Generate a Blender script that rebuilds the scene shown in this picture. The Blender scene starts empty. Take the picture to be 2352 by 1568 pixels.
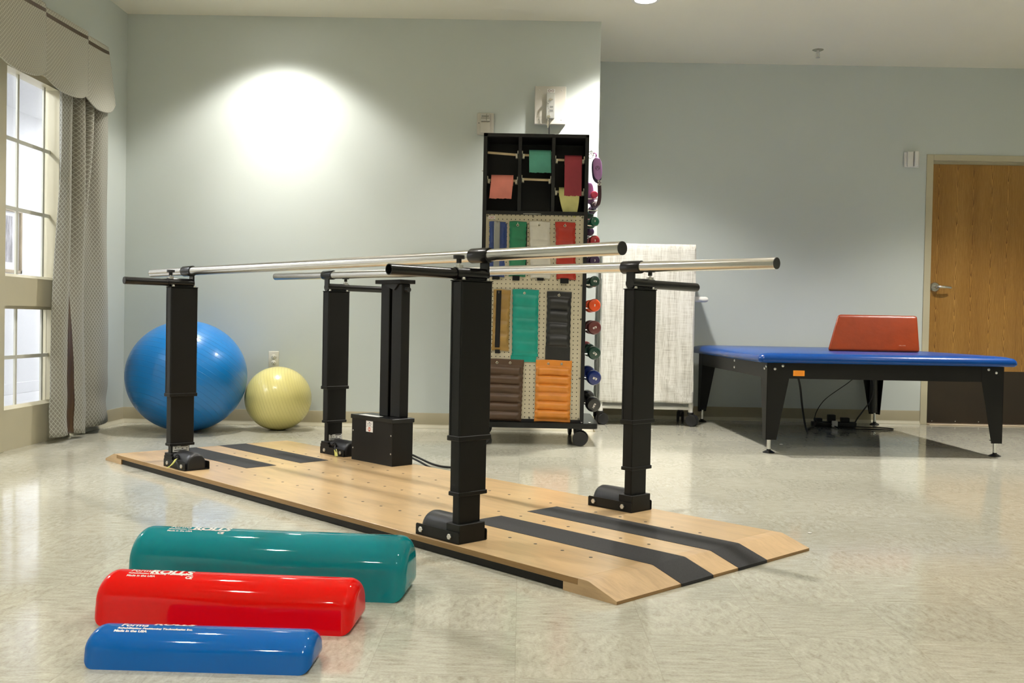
import bpy, bmesh, math, random
from mathutils import Vector, Matrix
random.seed(7)
S = bpy.context.scene
COL = S.collection
PI = math.pi

# ------------------------------------------------------------------ camera
HC = 0.7233
PITCH, ROLL, YAW = 0.01901, 0.01926, -0.00945
cam_d = bpy.data.cameras.new('camera'); cam = bpy.data.objects.new('camera', cam_d); COL.objects.link(cam)
cam_d.sensor_width = 36.0; cam_d.sensor_fit = 'HORIZONTAL'; cam_d.lens = 34.94; cam_d.clip_start = 0.05
_U = Vector((0, math.sin(PITCH), math.cos(PITCH))); _F = Vector((0, math.cos(PITCH), -math.sin(PITCH))); _R = Vector((1, 0, 0))
_c, _s = math.cos(ROLL), math.sin(ROLL)
_X = _c * _R + _s * _U
_Y = _c * _U - _s * _R
def _rm(v):
    return Vector((v.x * math.cos(YAW) + v.y * math.sin(YAW), -v.x * math.sin(YAW) + v.y * math.cos(YAW), v.z))
M = Matrix.Identity(4)
for i, ax in enumerate((_rm(_X), _rm(_Y), -_rm(_F))):
    for j in range(3): M[j][i] = ax[j]
M.translation = Vector((0, 0, HC))
cam.matrix_world = M
cam_d.dof.use_dof = True; cam_d.dof.focus_distance = 5.2; cam_d.dof.aperture_fstop = 16
S.camera = cam

# ------------------------------------------------------------------ view, world, lights
S.view_settings.view_transform = 'Standard'; S.view_settings.look = 'None'
S.view_settings.gamma = 1.0; S.view_settings.exposure = 0.16
try: S.view_settings.use_curve_mapping = False
except Exception: pass
W = bpy.data.worlds.new('world'); S.world = W; W.use_nodes = True
W.node_tree.nodes['Background'].inputs[0].default_value = (0.8, 0.9, 1.0, 1); W.node_tree.nodes['Background'].inputs[1].default_value = 0.3

LAMP_COL = (1.0, 0.96, 0.90)
LAMPS = [(-1.62, 6.22), (0.73, 6.22), (3.3, 5.86), (-1.62, 3.85), (0.73, 3.85), (3.1, 3.5),
         (-1.62, 1.45), (0.73, 1.45), (3.1, 1.2), (-1.62, -1.0), (0.73, -1.0), (3.1, -1.2)]
LAMP_W = 3300.0   # IES-shaped downlights
CEIL = 2.743
_ang = [0, 10, 20, 30, 36, 41, 45, 49, 52, 55, 58, 62, 90]
_cd = [.76, .76, .74, .62, .48, .43, .38, .28, .17, .065, .015, .0, .0]
_ies = bpy.data.texts.new('downlight.ies')
_ies.write('IESNA:LM-63-2002\n[TEST] downlight\nTILT=NONE\n1 1000 1.0 %d 1 1 2 0 0 0\n1.0 1.0 50\n' % len(_ang))
_ies.write(' '.join(str(a) for a in _ang) + '\n0\n' + ' '.join('%.3f' % (c * 1000) for c in _cd) + '\n')
X0, Y1, Y2, X1 = -2.683, 6.683, 7.69, 0.492
XR, YF = 5.2, -2.8

# ------------------------------------------------------------------ materials
def new_mat(name):
    m = bpy.data.materials.new(name); m.use_nodes = True
    nt = m.node_tree; b = nt.nodes['Principled BSDF']
    return m, nt, b
class NT:
    def __init__(s, nt): s.nt = nt
    def n(s, t, **kw):
        nd = s.nt.nodes.new(t)
        for k, v in kw.items(): setattr(nd, k, v)
        return nd
    def l(s, a, b): s.nt.links.new(a, b)
    def math(s, op, a, b=None, c=None, clamp=False):
        nd = s.nt.nodes.new('ShaderNodeMath'); nd.operation = op; nd.use_clamp = clamp
        for i, v in enumerate((a, b, c)):
            if v is None: continue
            if isinstance(v, (int, float)): nd.inputs[i].default_value = v
            else: s.nt.links.new(v, nd.inputs[i])
        return nd.outputs[0]
    def mix(s, f, a, b):
        nd = s.nt.nodes.new('ShaderNodeMix'); nd.data_type = 'RGBA'
        for i, v in ((0, f), (6, a), (7, b)):
            if isinstance(v, (int, float)): nd.inputs[i].default_value = v
            elif isinstance(v, tuple): nd.inputs[i].default_value = (*v[:3], 1)
            else: s.nt.links.new(v, nd.inputs[i])
        return nd.outputs[2]
    def noise(s, vec, scale, detail=3, rough=.5, dist=0):
        nd = s.n('ShaderNodeTexNoise'); nd.inputs['Scale'].default_value = scale; nd.inputs['Detail'].default_value = detail
        nd.inputs['Roughness'].default_value = rough; nd.inputs['Distortion'].default_value = dist
        if vec is not None: s.l(vec, nd.inputs['Vector'])
        return nd.outputs['Fac']
    def mapping(s, vec, scale=(1, 1, 1), rot=(0, 0, 0), loc=(0, 0, 0)):
        nd = s.n('ShaderNodeMapping'); nd.inputs['Scale'].default_value = scale; nd.inputs['Rotation'].default_value = rot; nd.inputs['Location'].default_value = loc
        s.l(vec, nd.inputs['Vector']); return nd.outputs[0]
    def ramp(s, f, stops):
        nd = s.n('ShaderNodeValToRGB'); s.l(f, nd.inputs[0])
        e = nd.color_ramp.elements
        while len(e) < len(stops): e.new(.5)
        for i, (p, c) in enumerate(stops):
            e[i].position = p; e[i].color = (*c, 1) if len(c) == 3 else c
        return nd.outputs[0]
    def bump(s, h, b, strength=.2, dist=.001):
        nd = s.n('ShaderNodeBump'); nd.inputs['Strength'].default_value = strength; nd.inputs['Distance'].default_value = dist
        s.l(h, nd.inputs['Height']); s.l(nd.outputs[0], b.inputs['Normal'])
    def obj(s): return s.n('ShaderNodeTexCoord').outputs['Object']
    def uv(s): return s.n('ShaderNodeTexCoord').outputs['UV']
    def sep(s, v):
        nd = s.n('ShaderNodeSeparateXYZ'); s.l(v, nd.inputs[0]); return nd.outputs
    def comb(s, x, y, z):
        nd = s.n('ShaderNodeCombineXYZ')
        for i, v in enumerate((x, y, z)):
            if isinstance(v, (int, float)): nd.inputs[i].default_value = v
            else: s.l(v, nd.inputs[i])
        return nd.outputs[0]

def plain(name, col, rough=.5, metal=0, spec=.5, var=.06, bump=0, bscale=300, coat=0, trans=0):
    m, nt, b = new_mat(name); T = NT(nt)
    b.inputs['Roughness'].default_value = rough; b.inputs['Metallic'].default_value = metal
    b.inputs['Specular IOR Level'].default_value = spec
    if coat: b.inputs['Coat Weight'].default_value = coat; b.inputs['Coat Roughness'].default_value = .04
    if trans: b.inputs['Transmission Weight'].default_value = trans
    o = T.obj()
    f = T.noise(o, 6, 3)
    lo = tuple(c * (1 - var) for c in col); hi = tuple(min(1, c * (1 + var)) for c in col)
    T.l(T.ramp(f, [(.3, lo), (.7, hi)]), b.inputs['Base Color'])
    if bump: T.bump(T.noise(o, bscale, 2), b, bump, .0006)
    return m

def mat_wall(name, col):
    m, nt, b = new_mat(name); T = NT(nt); o = T.obj()
    f = T.noise(o, 1.3, 3)
    T.l(T.ramp(f, [(.3, tuple(c * .985 for c in col)), (.7, tuple(c * 1.01 for c in col))]), b.inputs['Base Color'])
    b.inputs['Roughness'].default_value = .55; b.inputs['Specular IOR Level'].default_value = .25
    T.bump(T.noise(o, 160, 2), b, .12, .0006)
    return m
M_wall = mat_wall('sage_wall_paint', (.595, .64, .61))
M_ceil = mat_wall('cream_ceiling_paint', (.86, .83, .71))
M_corr = mat_wall('white_corridor_paint', (.80, .80, .80))
M_trim = plain('beige_enamel', (.535, .49, .345), .35, var=.03)
M_base = plain('taupe_vinyl_base', (.385, .34, .225), .4, var=.04)
M_toe_catchlight = plain('base_toe_catchlight', (.62, .58, .44), .35, var=.03)  # paler tone paints in the light that the cove toe catches

def mat_floor():
    m, nt, b = new_mat('vinyl_tile_floor'); T = NT(nt); o = T.obj()
    xs = T.sep(o)
    tile = .3048
    tx = T.math('DIVIDE', xs[0], tile); ty = T.math('DIVIDE', T.math('ADD', xs[1], .12), tile)
    fx = T.math('FLOOR', tx); fy = T.math('FLOOR', ty)
    wn = T.n('ShaderNodeTexWhiteNoise'); wn.noise_dimensions = '2D'; T.l(T.comb(fx, fy, 0), wn.inputs['Vector'])
    r = wn.outputs['Value']
    # chips and streaks; direction alternates from tile to tile
    par = T.math('MODULO', T.math('ABSOLUTE', T.math('ADD', fx, fy)), 2)
    va = T.mapping(o, (18, 75, 1)); vb = T.mapping(o, (60, 24, 1), loc=(3, 7, 0))
    na = T.noise(va, 1, 4, .65, .6); nb = T.noise(vb, 1, 4, .65, .6)
    st = T.math('ADD', T.math('MULTIPLY', na, T.math('SUBTRACT', 1, par)), T.math('MULTIPLY', nb, par))
    fine = T.noise(o, 150, 3, .7)
    big = T.noise(o, 1.1, 2)
    h = T.math('ADD', T.math('MULTIPLY', st, .62), T.math('MULTIPLY', fine, .38))
    c1 = T.ramp(h, [(.32, (.345, .325, .245)), (.45, (.47, .45, .365)), (.56, (.54, .525, .435)), (.70, (.64, .625, .53))])
    tint = T.math('ADD', T.math('ADD', .90, T.math('MULTIPLY', r, .09)), T.math('MULTIPLY', big, .10))
    hs = T.n('ShaderNodeHueSaturation'); T.l(c1, hs.inputs['Color']); T.l(tint, hs.inputs['Value'])
    ex = T.math('ABSOLUTE', T.math('SUBTRACT', T.math('FRACT', tx), .5)); ey = T.math('ABSOLUTE', T.math('SUBTRACT', T.math('FRACT', ty), .5))
    e = T.math('GREATER_THAN', T.math('MAXIMUM', ex, ey), .4975)
    col = T.mix(T.math('MULTIPLY', e, .35), hs.outputs[0], (.28, .26, .19))
    T.l(col, b.inputs['Base Color'])
    rr = T.math('ADD', .055, T.math('MULTIPLY', T.noise(o, 3, 3), .09)); T.l(rr, b.inputs['Roughness'])
    b.inputs['Specular IOR Level'].default_value = .6
    T.bump(T.math('ADD', T.noise(T.mapping(o, (5, 14, 1)), 1, 2), T.math('MULTIPLY', fine, .04)), b, .06, .004)
    return m
M_floor = mat_floor()

def mat_ply(name, base, along='x', rough=.28):
    m, nt, b = new_mat(name); T = NT(nt); o = T.obj()
    v = T.mapping(o, (1.6, 9, 9)) if along == 'x' else T.mapping(o, (9, 1.6, 9))
    a = T.noise(v, 1.6, 5, .62, 1.4); fine = T.noise(T.mapping(o, (12, 160, 160)), 1, 3)
    big = T.noise(o, 2.2, 2, .5, .6)
    h = T.math('ADD', T.math('MULTIPLY', a, .55), T.math('ADD', T.math('MULTIPLY', fine, .15), T.math('MULTIPLY', big, .3)))
    lo = tuple(c * .74 for c in base); hi = tuple(min(1, c * 1.16) for c in base)
    T.l(T.ramp(h, [(.34, lo), (.50, base), (.64, hi)]), b.inputs['Base Color'])
    b.inputs['Roughness'].default_value = rough; b.inputs['Coat Weight'].default_value = .25; b.inputs['Coat Roughness'].default_value = .2
    T.bump(fine, b, .05, .0005)
    return m
M_ply = mat_ply('birch_plywood', (.57, .395, .205))
M_plyr = mat_ply('worn_ramp_plywood', (.55, .375, .20), rough=.45)
def mat_plyedge():
    m, nt, b = new_mat('plywood_edge'); T = NT(nt); o = T.obj(); z = T.sep(o)[2]
    lay = T.math('GREATER_THAN', T.math('FRACT', T.math('MULTIPLY', z, 330)), .5)
    n = T.noise(T.mapping(o, (8, 8, 200)), 1, 3)
    c = T.mix(T.math('MULTIPLY', lay, .5), T.ramp(n, [(.3, (.26, .15, .052)), (.7, (.37, .22, .085))]), (.24, .135, .05))
    T.l(c, b.inputs['Base Color']); b.inputs['Roughness'].default_value = .5
    return m
M_edge = mat_plyedge()

def mat_grit():
    m, nt, b = new_mat('black_grit_tape'); T = NT(nt); o = T.obj(); n = T.noise(o, 900, 2)
    T.l(T.ramp(n, [(.4, (.014, .014, .015)), (.72, (.050, .050, .052))]), b.inputs['Base Color'])
    b.inputs['Roughness'].default_value = .75; b.inputs['Specular IOR Level'].default_value = .35; T.bump(n, b, .3, .0006); return m
M_grit = mat_grit()
M_black = plain('black_powder_coat', (.0062, .0060, .0052), .5, spec=.28, bump=.25, bscale=900, var=.15)
M_blackg = plain('black_enamel_gloss', (.007, .007, .007), .27, spec=.4, var=.1, bump=.1, bscale=300)
M_rubber = plain('black_rubber', (.012, .012, .012), .55, var=.1)
M_kick = plain('black_side_rail', (.009, .008, .007), .5, spec=.3, var=.15)
M_cover = plain('charcoal_motor_cover', (.011, .011, .012), .4, var=.1)
M_cap = plain('black_cap_plastic', (.016, .016, .016), .5, bump=.2, bscale=300)
def mat_steel():
    m, nt, b = new_mat('brushed_steel'); T = NT(nt); o = T.obj()
    n = T.noise(T.mapping(o, (1.5, 500, 500)), 1, 3)
    b.inputs['Base Color'].default_value = (.66, .64, .60, 1); b.inputs['Metallic'].default_value = 1
    T.l(T.math('ADD', .23, T.math('MULTIPLY', n, .06)), b.inputs['Roughness']); b.inputs['Anisotropic'].default_value = .4; return m
M_steel = mat_steel()
M_chrome = plain('bright_metal', (.72, .71, .68), .2, metal=1, var=.03)
M_bolt = plain('zinc_bolt', (.66, .65, .62), .35, metal=1, var=.05)
M_satin = plain('satin_nickel', (.60, .58, .53), .25, metal=1, var=.03)
M_white = plain('white_plastic', (.78, .77, .73), .35, var=.02)
M_ivory = plain('ivory_plastic', (.70, .67, .56), .35, var=.02)
M_grey = plain('warm_grey_enamel', (.60, .57, .50), .3, var=.03)
M_label = plain('white_label', (.78, .78, .76), .4, var=.03)
M_ink = plain('dark_ink', (.03, .03, .03), .5, var=.02)
M_redink = plain('red_ink', (.62, .12, .05), .5, var=.02)
M_orange = plain('orange_sticker', (.95, .32, .02), .45, var=.03)
M_tag = plain('yellow_tape_tag', (.62, .60, .16), .5, var=.05)

def mat_roll(name, col):
    m, nt, b = new_mat(name); T = NT(nt); o = T.obj()
    T.l(T.ramp(T.noise(o, 4, 2), [(.3, tuple(c * .96 for c in col)), (.7, col)]), b.inputs['Base Color'])
    b.inputs['Roughness'].default_value = .5; b.inputs['Specular IOR Level'].default_value = 0; b.inputs['Coat Weight'].default_value = .8; b.inputs['Coat Roughness'].default_value = .035
    T.bump(T.math('ADD', T.noise(T.mapping(o, (30, 1.5, 1.5)), 1, 2, .5), T.math('MULTIPLY', T.noise(o, 26, 2, .5), .12)), b, .8, .0016); return m
M_rg = mat_roll('teal_vinyl', (.0, .235, .27)); M_rr = mat_roll('red_vinyl', (.80, .0, .0)); M_rb = mat_roll('blue_vinyl', (.0, .115, .43))
M_print = plain('white_print', (.82, .78, .74), .4, var=.02)

def mat_ball(name, col, rot, rough=.32):
    m, nt, b = new_mat(name); T = NT(nt); o = T.obj()
    v = T.n('ShaderNodeVectorMath'); v.operation = 'NORMALIZE'; T.l(T.mapping(o, rot=rot), v.inputs[0])
    a = T.math('ARCCOSINE', T.sep(v.outputs[0])[2])
    f = T.math('FRACT', T.math('MULTIPLY', a, 11)); d = T.math('ABSOLUTE', T.math('SUBTRACT', f, .5))
    g = T.math('MULTIPLY', T.math('SUBTRACT', .06, d), 16.6, clamp=True)
    T.l(T.mix(T.math('MULTIPLY', g, .30), T.ramp(T.noise(o, 3, 3), [(.3, tuple(c * .93 for c in col)), (.7, col)]), tuple(c * .5 for c in col)), b.inputs['Base Color'])
    b.inputs['Roughness'].default_value = rough; b.inputs['Coat Weight'].default_value = .25; b.inputs['Coat Roughness'].default_value = .15
    T.bump(g, b, .5, .003); return m
M_ballb = mat_ball('blue_ball_vinyl', (.0, .20, .60), (0.5, -.35, 0)); M_bally = mat_ball('yellow_ball_vinyl', (.74, .66, .25), (.25, -1.25, .5), .26)

def mat_fabric(name, c_lo, c_hi, size=.0215):
    m, nt, b = new_mat(name); T = NT(nt); uv = T.sep(T.uv())
    p = T.math('ADD', uv[0], T.math('MULTIPLY', uv[1], .75)); q = T.math('SUBTRACT', uv[0], T.math('MULTIPLY', uv[1], .75))
    def line(x):
        d = T.math('ABSOLUTE', T.math('SUBTRACT', T.math('FRACT', T.math('DIVIDE', x, size)), .5))
        return T.math('MULTIPLY', T.math('SUBTRACT', d, .37), 12, clamp=True)
    L = T.math('MAXIMUM', line(p), line(q))
    n = T.noise(T.uv(), 700, 2)
    T.l(T.mix(T.math('MULTIPLY', L, T.math('ADD', .45, n)), c_lo, c_hi), b.inputs['Base Color'])
    T.l(T.math('SUBTRACT', .62, T.math('MULTIPLY', L, .25)), b.inputs['Roughness'])
    b.inputs['Sheen Weight'].default_value = .15
    T.bump(T.math('SUBTRACT', 1, L), b, .5, .0015); return m
M_cur = mat_fabric('quilted_taupe_fabric', (.235, .225, .185), (.45, .445, .385))
M_val = mat_fabric("quilted_silver_fabric", (.38, .365, .30), (.66, .65, .56), .0185)
M_brown = plain('brown_satin', (.078, .043, .018), .36, var=.15)
def mat_linen():
    m, nt, b = new_mat('linen_weave'); T = NT(nt); o = T.obj()
    a = T.noise(T.mapping(o, (260, 260, 9)), 1, 3, .6); c = T.noise(T.mapping(o, (9, 9, 260)), 1, 3, .6); d = T.noise(T.mapping(o, (35, 35, 2)), 1, 2)
    h = T.math('ADD', T.math('ADD', T.math('MULTIPLY', a, .42), T.math('MULTIPLY', c, .33)), T.math('MULTIPLY', d, .25))
    T.l(T.ramp(h, [(.36, (.36, .34, .29)), (.47, (.60, .58, .52)), (.56, (.74, .73, .68))]), b.inputs['Base Color'])
    b.inputs['Roughness'].default_value = .85; T.bump(h, b, .3, .001); return m
M_linen = mat_linen()

def mat_oak():
    m, nt, b = new_mat('oak_veneer'); T = NT(nt); o = T.obj(); s = T.sep(o)
    x, z = s[0], s[2]
    wob = T.noise(T.mapping(o, (5, 5, 1.3)), 1, 3, .6)
    wid = T.math('ADD', T.math('DIVIDE', x, .265), .18)
    par = T.math('PINGPONG', wid, .5)
    u2 = T.math('MULTIPLY', T.math('POWER', T.math('ABSOLUTE', T.math('SUBTRACT', par, .23)), 1.6), 11)
    fz = T.math('ADD', T.math('MULTIPLY', z, -.62), T.math('MULTIPLY', wob, .55))
    f = T.math('ADD', u2, fz)
    jag = T.noise(T.mapping(o, (60, 60, 7)), 1, 3, .7)
    w = T.math('FRACT', T.math('MULTIPLY', T.math('ADD', f, T.math('MULTIPLY', jag, .09)), 13))
    g = T.math('POWER', w, 2.6)
    pore = T.noise(T.mapping(o, (420, 420, 10)), 1, 3, .7); broad = T.noise(T.mapping(o, (7, 7, .6)), 1, 2)
    base = T.ramp(T.math('ADD', T.math('MULTIPLY', pore, .6), T.math('MULTIPLY', broad, .4)), [(.35, (.30, .140, .024)), (.5, (.42, .215, .042)), (.65, (.52, .285, .072))])
    T.l(T.mix(T.math('MULTIPLY', g, .92), base, (.10, .034, .004)), b.inputs['Base Color'])
    b.inputs['Roughness'].default_value = .35; b.inputs['Coat Weight'].default_value = .2; T.bump(g, b, .06, .0006); return m
M_oak = mat_oak()
M_kickp = plain('brown_kick_plate', (.024, .015, .0075), .4, var=.12)
M_thr = plain('pale_threshold', (.66, .54, .38), .5, var=.12)

def mat_peg():
    m, nt, b = new_mat('perforated_board'); T = NT(nt); s = T.sep(T.obj())
    P_ = .0254
    dx = T.math('SUBTRACT', T.math('FRACT', T.math('DIVIDE', s[0], P_)), .5); dz = T.math('SUBTRACT', T.math('FRACT', T.math('DIVIDE', s[2], P_)), .5)
    d = T.math('SQRT', T.math('ADD', T.math('MULTIPLY', dx, dx), T.math('MULTIPLY', dz, dz)))
    hole = T.math('LESS_THAN', d, .125)
    c = T.ramp(T.noise(T.obj(), 5, 3), [(.3, (.53, .475, .345)), (.7, (.60, .545, .405))])
    T.l(T.mix(hole, c, (.02, .015, .01)), b.inputs['Base Color']); b.inputs['Roughness'].default_value = .5
    T.bump(T.math('SUBTRACT', 1, hole), b, .8, .003); return m
M_peg = mat_peg()
M_rack = plain('black_laminate', (.010, .010, .011), .42, spec=.35, var=.1, bump=.1, bscale=500)
M_dowel = plain('pale_dowel', (.58, .46, .29), .5, var=.12)

def mat_vinyl(name, col, rough=.42):
    m, nt, b = new_mat(name); T = NT(nt); o = T.obj()
    T.l(T.ramp(T.noise(o, 12, 3), [(.3, tuple(c * .88 for c in col)), (.7, tuple(min(1, c * 1.08) for c in col))]), b.inputs['Base Color'])
    b.inputs['Roughness'].default_value = rough; T.bump(T.math('ADD', T.noise(o, 30, 2), T.math('MULTIPLY', T.noise(o, 700, 2), .25)), b, .35, .003); return m
V = {n: mat_vinyl(n + '_cuff_vinyl', c) for n, c in dict(blue=(.028, .062, .235), green=(.012, .20, .095), white=(.62, .60, .54), red=(.42, .022, .008), gold=(.37, .22, .055), teal=(.0, .29, .225), black=(.014, .014, .014), brown=(.085, .046, .024), orange=(.70, .245, .028), grey=(.20, .20, .20)).items()}
M_velcro = plain('black_strap', (.006, .006, .006), .9, var=.1)
M_brass = plain('grommet_metal', (.75, .70, .55), .25, metal=1, var=.03)
def mat_band(name, col):
    m, nt, b = new_mat(name); T = NT(nt); o = T.obj()
    T.l(T.ramp(T.noise(o, 9, 2), [(.3, tuple(c * .85 for c in col)), (.7, tuple(min(1, c * 1.1) for c in col))]), b.inputs['Base Color'])
    b.inputs['Roughness'].default_value = .55; b.inputs['Subsurface Weight'].default_value = .1; b.inputs['Subsurface Radius'].default_value = (.01, .01, .01); T.bump(T.noise(o, 35, 2), b, .3, .003); return m
BND = {n: mat_band(n + '_latex', c) for n, c in dict(pink=(.72, .235, .19), seagreen=(.085, .34, .265), maroon=(.30, .028, .048), yellow=(.62, .60, .25)).items()}
def mat_db(name, col):
    return plain(name, col, .3, var=.05, coat=.4)
DB = {n: mat_db(n + '_dumbbell_vinyl', c) for n, c in dict(pink=(.75, .05, .13), plum=(.085, .045, .10), darkgreen=(.012, .038, .030), green=(.004, .115, .070), violet=(.045, .016, .075), red=(.42, .018, .028), orange=(.85, .085, .008), maroon=(.14, .030, .030), forest=(.010, .050, .034), blue=(.006, .022, .16), black=(.012, .012, .012)).items()}
M_lav = plain('lavender_pad', (.40, .20, .47), .5, var=.05); M_plum = plain('plum_strap', (.055, .022, .032), .6, var=.08); M_orchid = plain('orchid_loop', (.42, .13, .38), .5)
def mat_mat():
    m, nt, b = new_mat('blue_mat_vinyl'); T = NT(nt); o = T.obj()
    T.l(T.ramp(T.noise(o, 5, 2), [(.3, (.0, .045, .23)), (.7, (.0, .055, .27))]), b.inputs['Base Color'])
    b.inputs['Roughness'].default_value = .27; b.inputs['Specular IOR Level'].default_value = .35; T.bump(T.noise(o, 500, 2), b, .15, .0006); return m
M_mat = mat_mat()
M_wedge = mat_vinyl('rust_vinyl', (.27, .034, .004), .3)
M_lens = plain('clear_lens', (.75, .74, .68), .12, var=.03, trans=.3)
def mat_glass():
    m, nt, b = new_mat('window_glass'); T = NT(nt)
    out = nt.nodes['Material Output']
    tr = T.n('ShaderNodeBsdfTransparent'); gl = T.n('ShaderNodeBsdfGlossy'); gl.inputs['Roughness'].default_value = .01
    lw = T.n('ShaderNodeLayerWeight'); lw.inputs['Blend'].default_value = .5
    fac = T.math('ADD', .04, T.math('MULTIPLY', T.math('POWER', lw.outputs['Facing'], 5), .9))
    mx = T.n('ShaderNodeMixShader'); T.l(fac, mx.inputs[0]); T.l(tr.outputs[0], mx.inputs[1]); T.l(gl.outputs[0], mx.inputs[2]); T.l(mx.outputs[0], out.inputs[0])
    nt.nodes.remove(b); return m
M_glass = mat_glass()
def mat_emit(name, col, st):
    m, nt, b = new_mat(name); b.inputs['Emission Color'].default_value = (*col, 1); b.inputs['Emission Strength'].default_value = st
    b.inputs['Base Color'].default_value = (.8, .8, .8, 1); return m
M_lampglow = mat_emit('lamp_glow', LAMP_COL, 14)
M_panelglow = mat_emit('added_panel_glow', (.92, .95, 1.0), 52)
def mat_photo():
    m, nt, b = new_mat('wintry_print'); T = NT(nt); o = T.obj()
    n = T.noise(T.mapping(o, (1, 34, 5)), 1, 5, .7); z = T.sep(o)[2]
    c = T.ramp(n, [(.35, (.20, .19, .20)), (.5, (.42, .40, .41)), (.65, (.66, .65, .70))])
    T.l(c, b.inputs['Base Color']); b.inputs['Roughness'].default_value = .3; return m
M_photo = mat_photo()
M_pframe = plain('champagne_frame', (.42, .34, .22), .3, metal=.6, var=.15)
M_matb = plain('white_mount_board', (.85, .85, .86), .6, var=.02)

# ------------------------------------------------------------------ mesh helper
class G:
    def __init__(s): s.bm = bmesh.new(); s.uvl = None
    def _tag(s, faces, mi):
        for f in faces: f.material_index = mi
    def box(s, x0, x1, y0, y1, z0, z1, mi=0, bev=0, seg=1):
        r = bmesh.ops.create_cube(s.bm, size=1); vs = r['verts']
        for v in vs:
            v.co = Vector(((x0 + x1) / 2 + v.co.x * (x1 - x0), (y0 + y1) / 2 + v.co.y * (y1 - y0), (z0 + z1) / 2 + v.co.z * (z1 - z0)))
        fs = {f for v in vs for f in v.link_faces}; s._tag(fs, mi)
        if bev:
            es = list({e for v in vs for e in v.link_edges})
            bmesh.ops.bevel(s.bm, geom=es, offset=bev, segments=seg, affect='EDGES', profile=.5, material=mi)
        return s
    def verts_faces(s, vs, fs, mi=0):
        bv = [s.bm.verts.new(v) for v in vs]
        for f in fs:
            try: nf = s.bm.faces.new([bv[i] for i in f]); nf.material_index = mi
            except ValueError: pass
        return bv
    def prism(s, poly, ax, a, b, mi=0):
        """poly: 2D points; ax: 'x','y','z' extrusion axis; the other two axes in xyz order"""
        def P(p, t):
            if ax == 'x': return (t, p[0], p[1])
            if ax == 'y': return (p[0], t, p[1])
            return (p[0], p[1], t)
        n = len(poly)
        vs = [P(p, a) for p in poly] + [P(p, b) for p in poly]
        fs = [tuple(range(n)), tuple(range(2 * n - 1, n - 1, -1))] + [(i, i + n, (i + 1) % n + n, (i + 1) % n) for i in range(n)]
        s.verts_faces(vs, fs, mi); return s
    def ring_sweep(s, rings, closed_prof=True, cap=True, mi=0):
        n = len(rings[0]); R = [[s.bm.verts.new(p) for p in r] for r in rings]
        for a, b in zip(R, R[1:]):
            for i in range(n if closed_prof else n - 1):
                j = (i + 1) % n
                try: f = s.bm.faces.new((a[i], a[j], b[j], b[i])); f.material_index = mi
                except ValueError: pass
        if cap:
            for r in (R[0], R[-1]):
                try: f = s.bm.faces.new(r); f.material_index = mi
                except ValueError: pass
        return s
    def tube(s, pts, r, seg=12, mi=0, cap=True):
        pts = [Vector(p) for p in pts]; n = len(pts)
        rs = r if isinstance(r, (list, tuple)) else [r] * n
        t0 = (pts[1] - pts[0]).normalized(); up = Vector((0, 0, 1)) if abs(t0.z) < .9 else Vector((1, 0, 0))
        nrm = t0.cross(up).normalized(); rings = []
        for i, p in enumerate(pts):
            t = (pts[min(i + 1, n - 1)] - pts[max(i - 1, 0)]).normalized()
            nrm = (nrm - t * nrm.dot(t)).normalized(); bn = t.cross(nrm)
            rings.append([p + (nrm * math.cos(2 * PI * k / seg) + bn * math.sin(2 * PI * k / seg)) * rs[i] for k in range(seg)])
        return s.ring_sweep(rings, True, cap, mi)
    def cyl(s, a, b, r, seg=24, mi=0, r2=None, cap=True): return s.tube([a, b], [r, r if r2 is None else r2], seg, mi, cap)
    def lathe(s, prof, c, axis='z', seg=32, mi=0):
        """prof: (radius, height) list along axis from c"""
        rings = []
        for r, h in prof:
            ring = []
            for k in range(seg):
                a = 2 * PI * k / seg; p, q = r * math.cos(a), r * math.sin(a)
                if axis == 'z': ring.append((c[0] + p, c[1] + q, c[2] + h))
                elif axis == 'y': ring.append((c[0] + p, c[1] + h, c[2] + q))
                else: ring.append((c[0] + h, c[1] + p, c[2] + q))
            rings.append(ring)
        return s.ring_sweep(rings, True, True, mi)
    def sphere(s, c, r, mi=0, u=24, v=14):
        rx, ry, rz = r if isinstance(r, (tuple, list)) else (r, r, r)
        vs = bmesh.ops.create_uvsphere(s.bm, u_segments=u, v_segments=v, radius=1)['verts']
        for w in vs: w.co = Vector((c[0] + w.co.x * rx, c[1] + w.co.y * ry, c[2] + w.co.z * rz))
        s._tag({f for w in vs for f in w.link_faces}, mi); return s
    def torus(s, c, R, r, axis='y', mi=0, seg=20, ss=8):
        rings = []
        for i in range(seg):
            a = 2 * PI * i / seg; ring = []
            for k in range(ss):
                b = 2 * PI * k / ss; q = R + r * math.cos(b); p = (q * math.cos(a), q * math.sin(a), r * math.sin(b))
                if axis == 'y': ring.append((c[0] + p[0], c[1] + p[2], c[2] + p[1]))
                elif axis == 'x': ring.append((c[0] + p[2], c[1] + p[0], c[2] + p[1]))
                else: ring.append((c[0] + p[0], c[1] + p[1], c[2] + p[2]))
            rings.append(ring)
        rings.append(rings[0])
        s.ring_sweep(rings, True, False, mi); bmesh.ops.remove_doubles(s.bm, verts=s.bm.verts[:], dist=1e-6); return s
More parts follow.
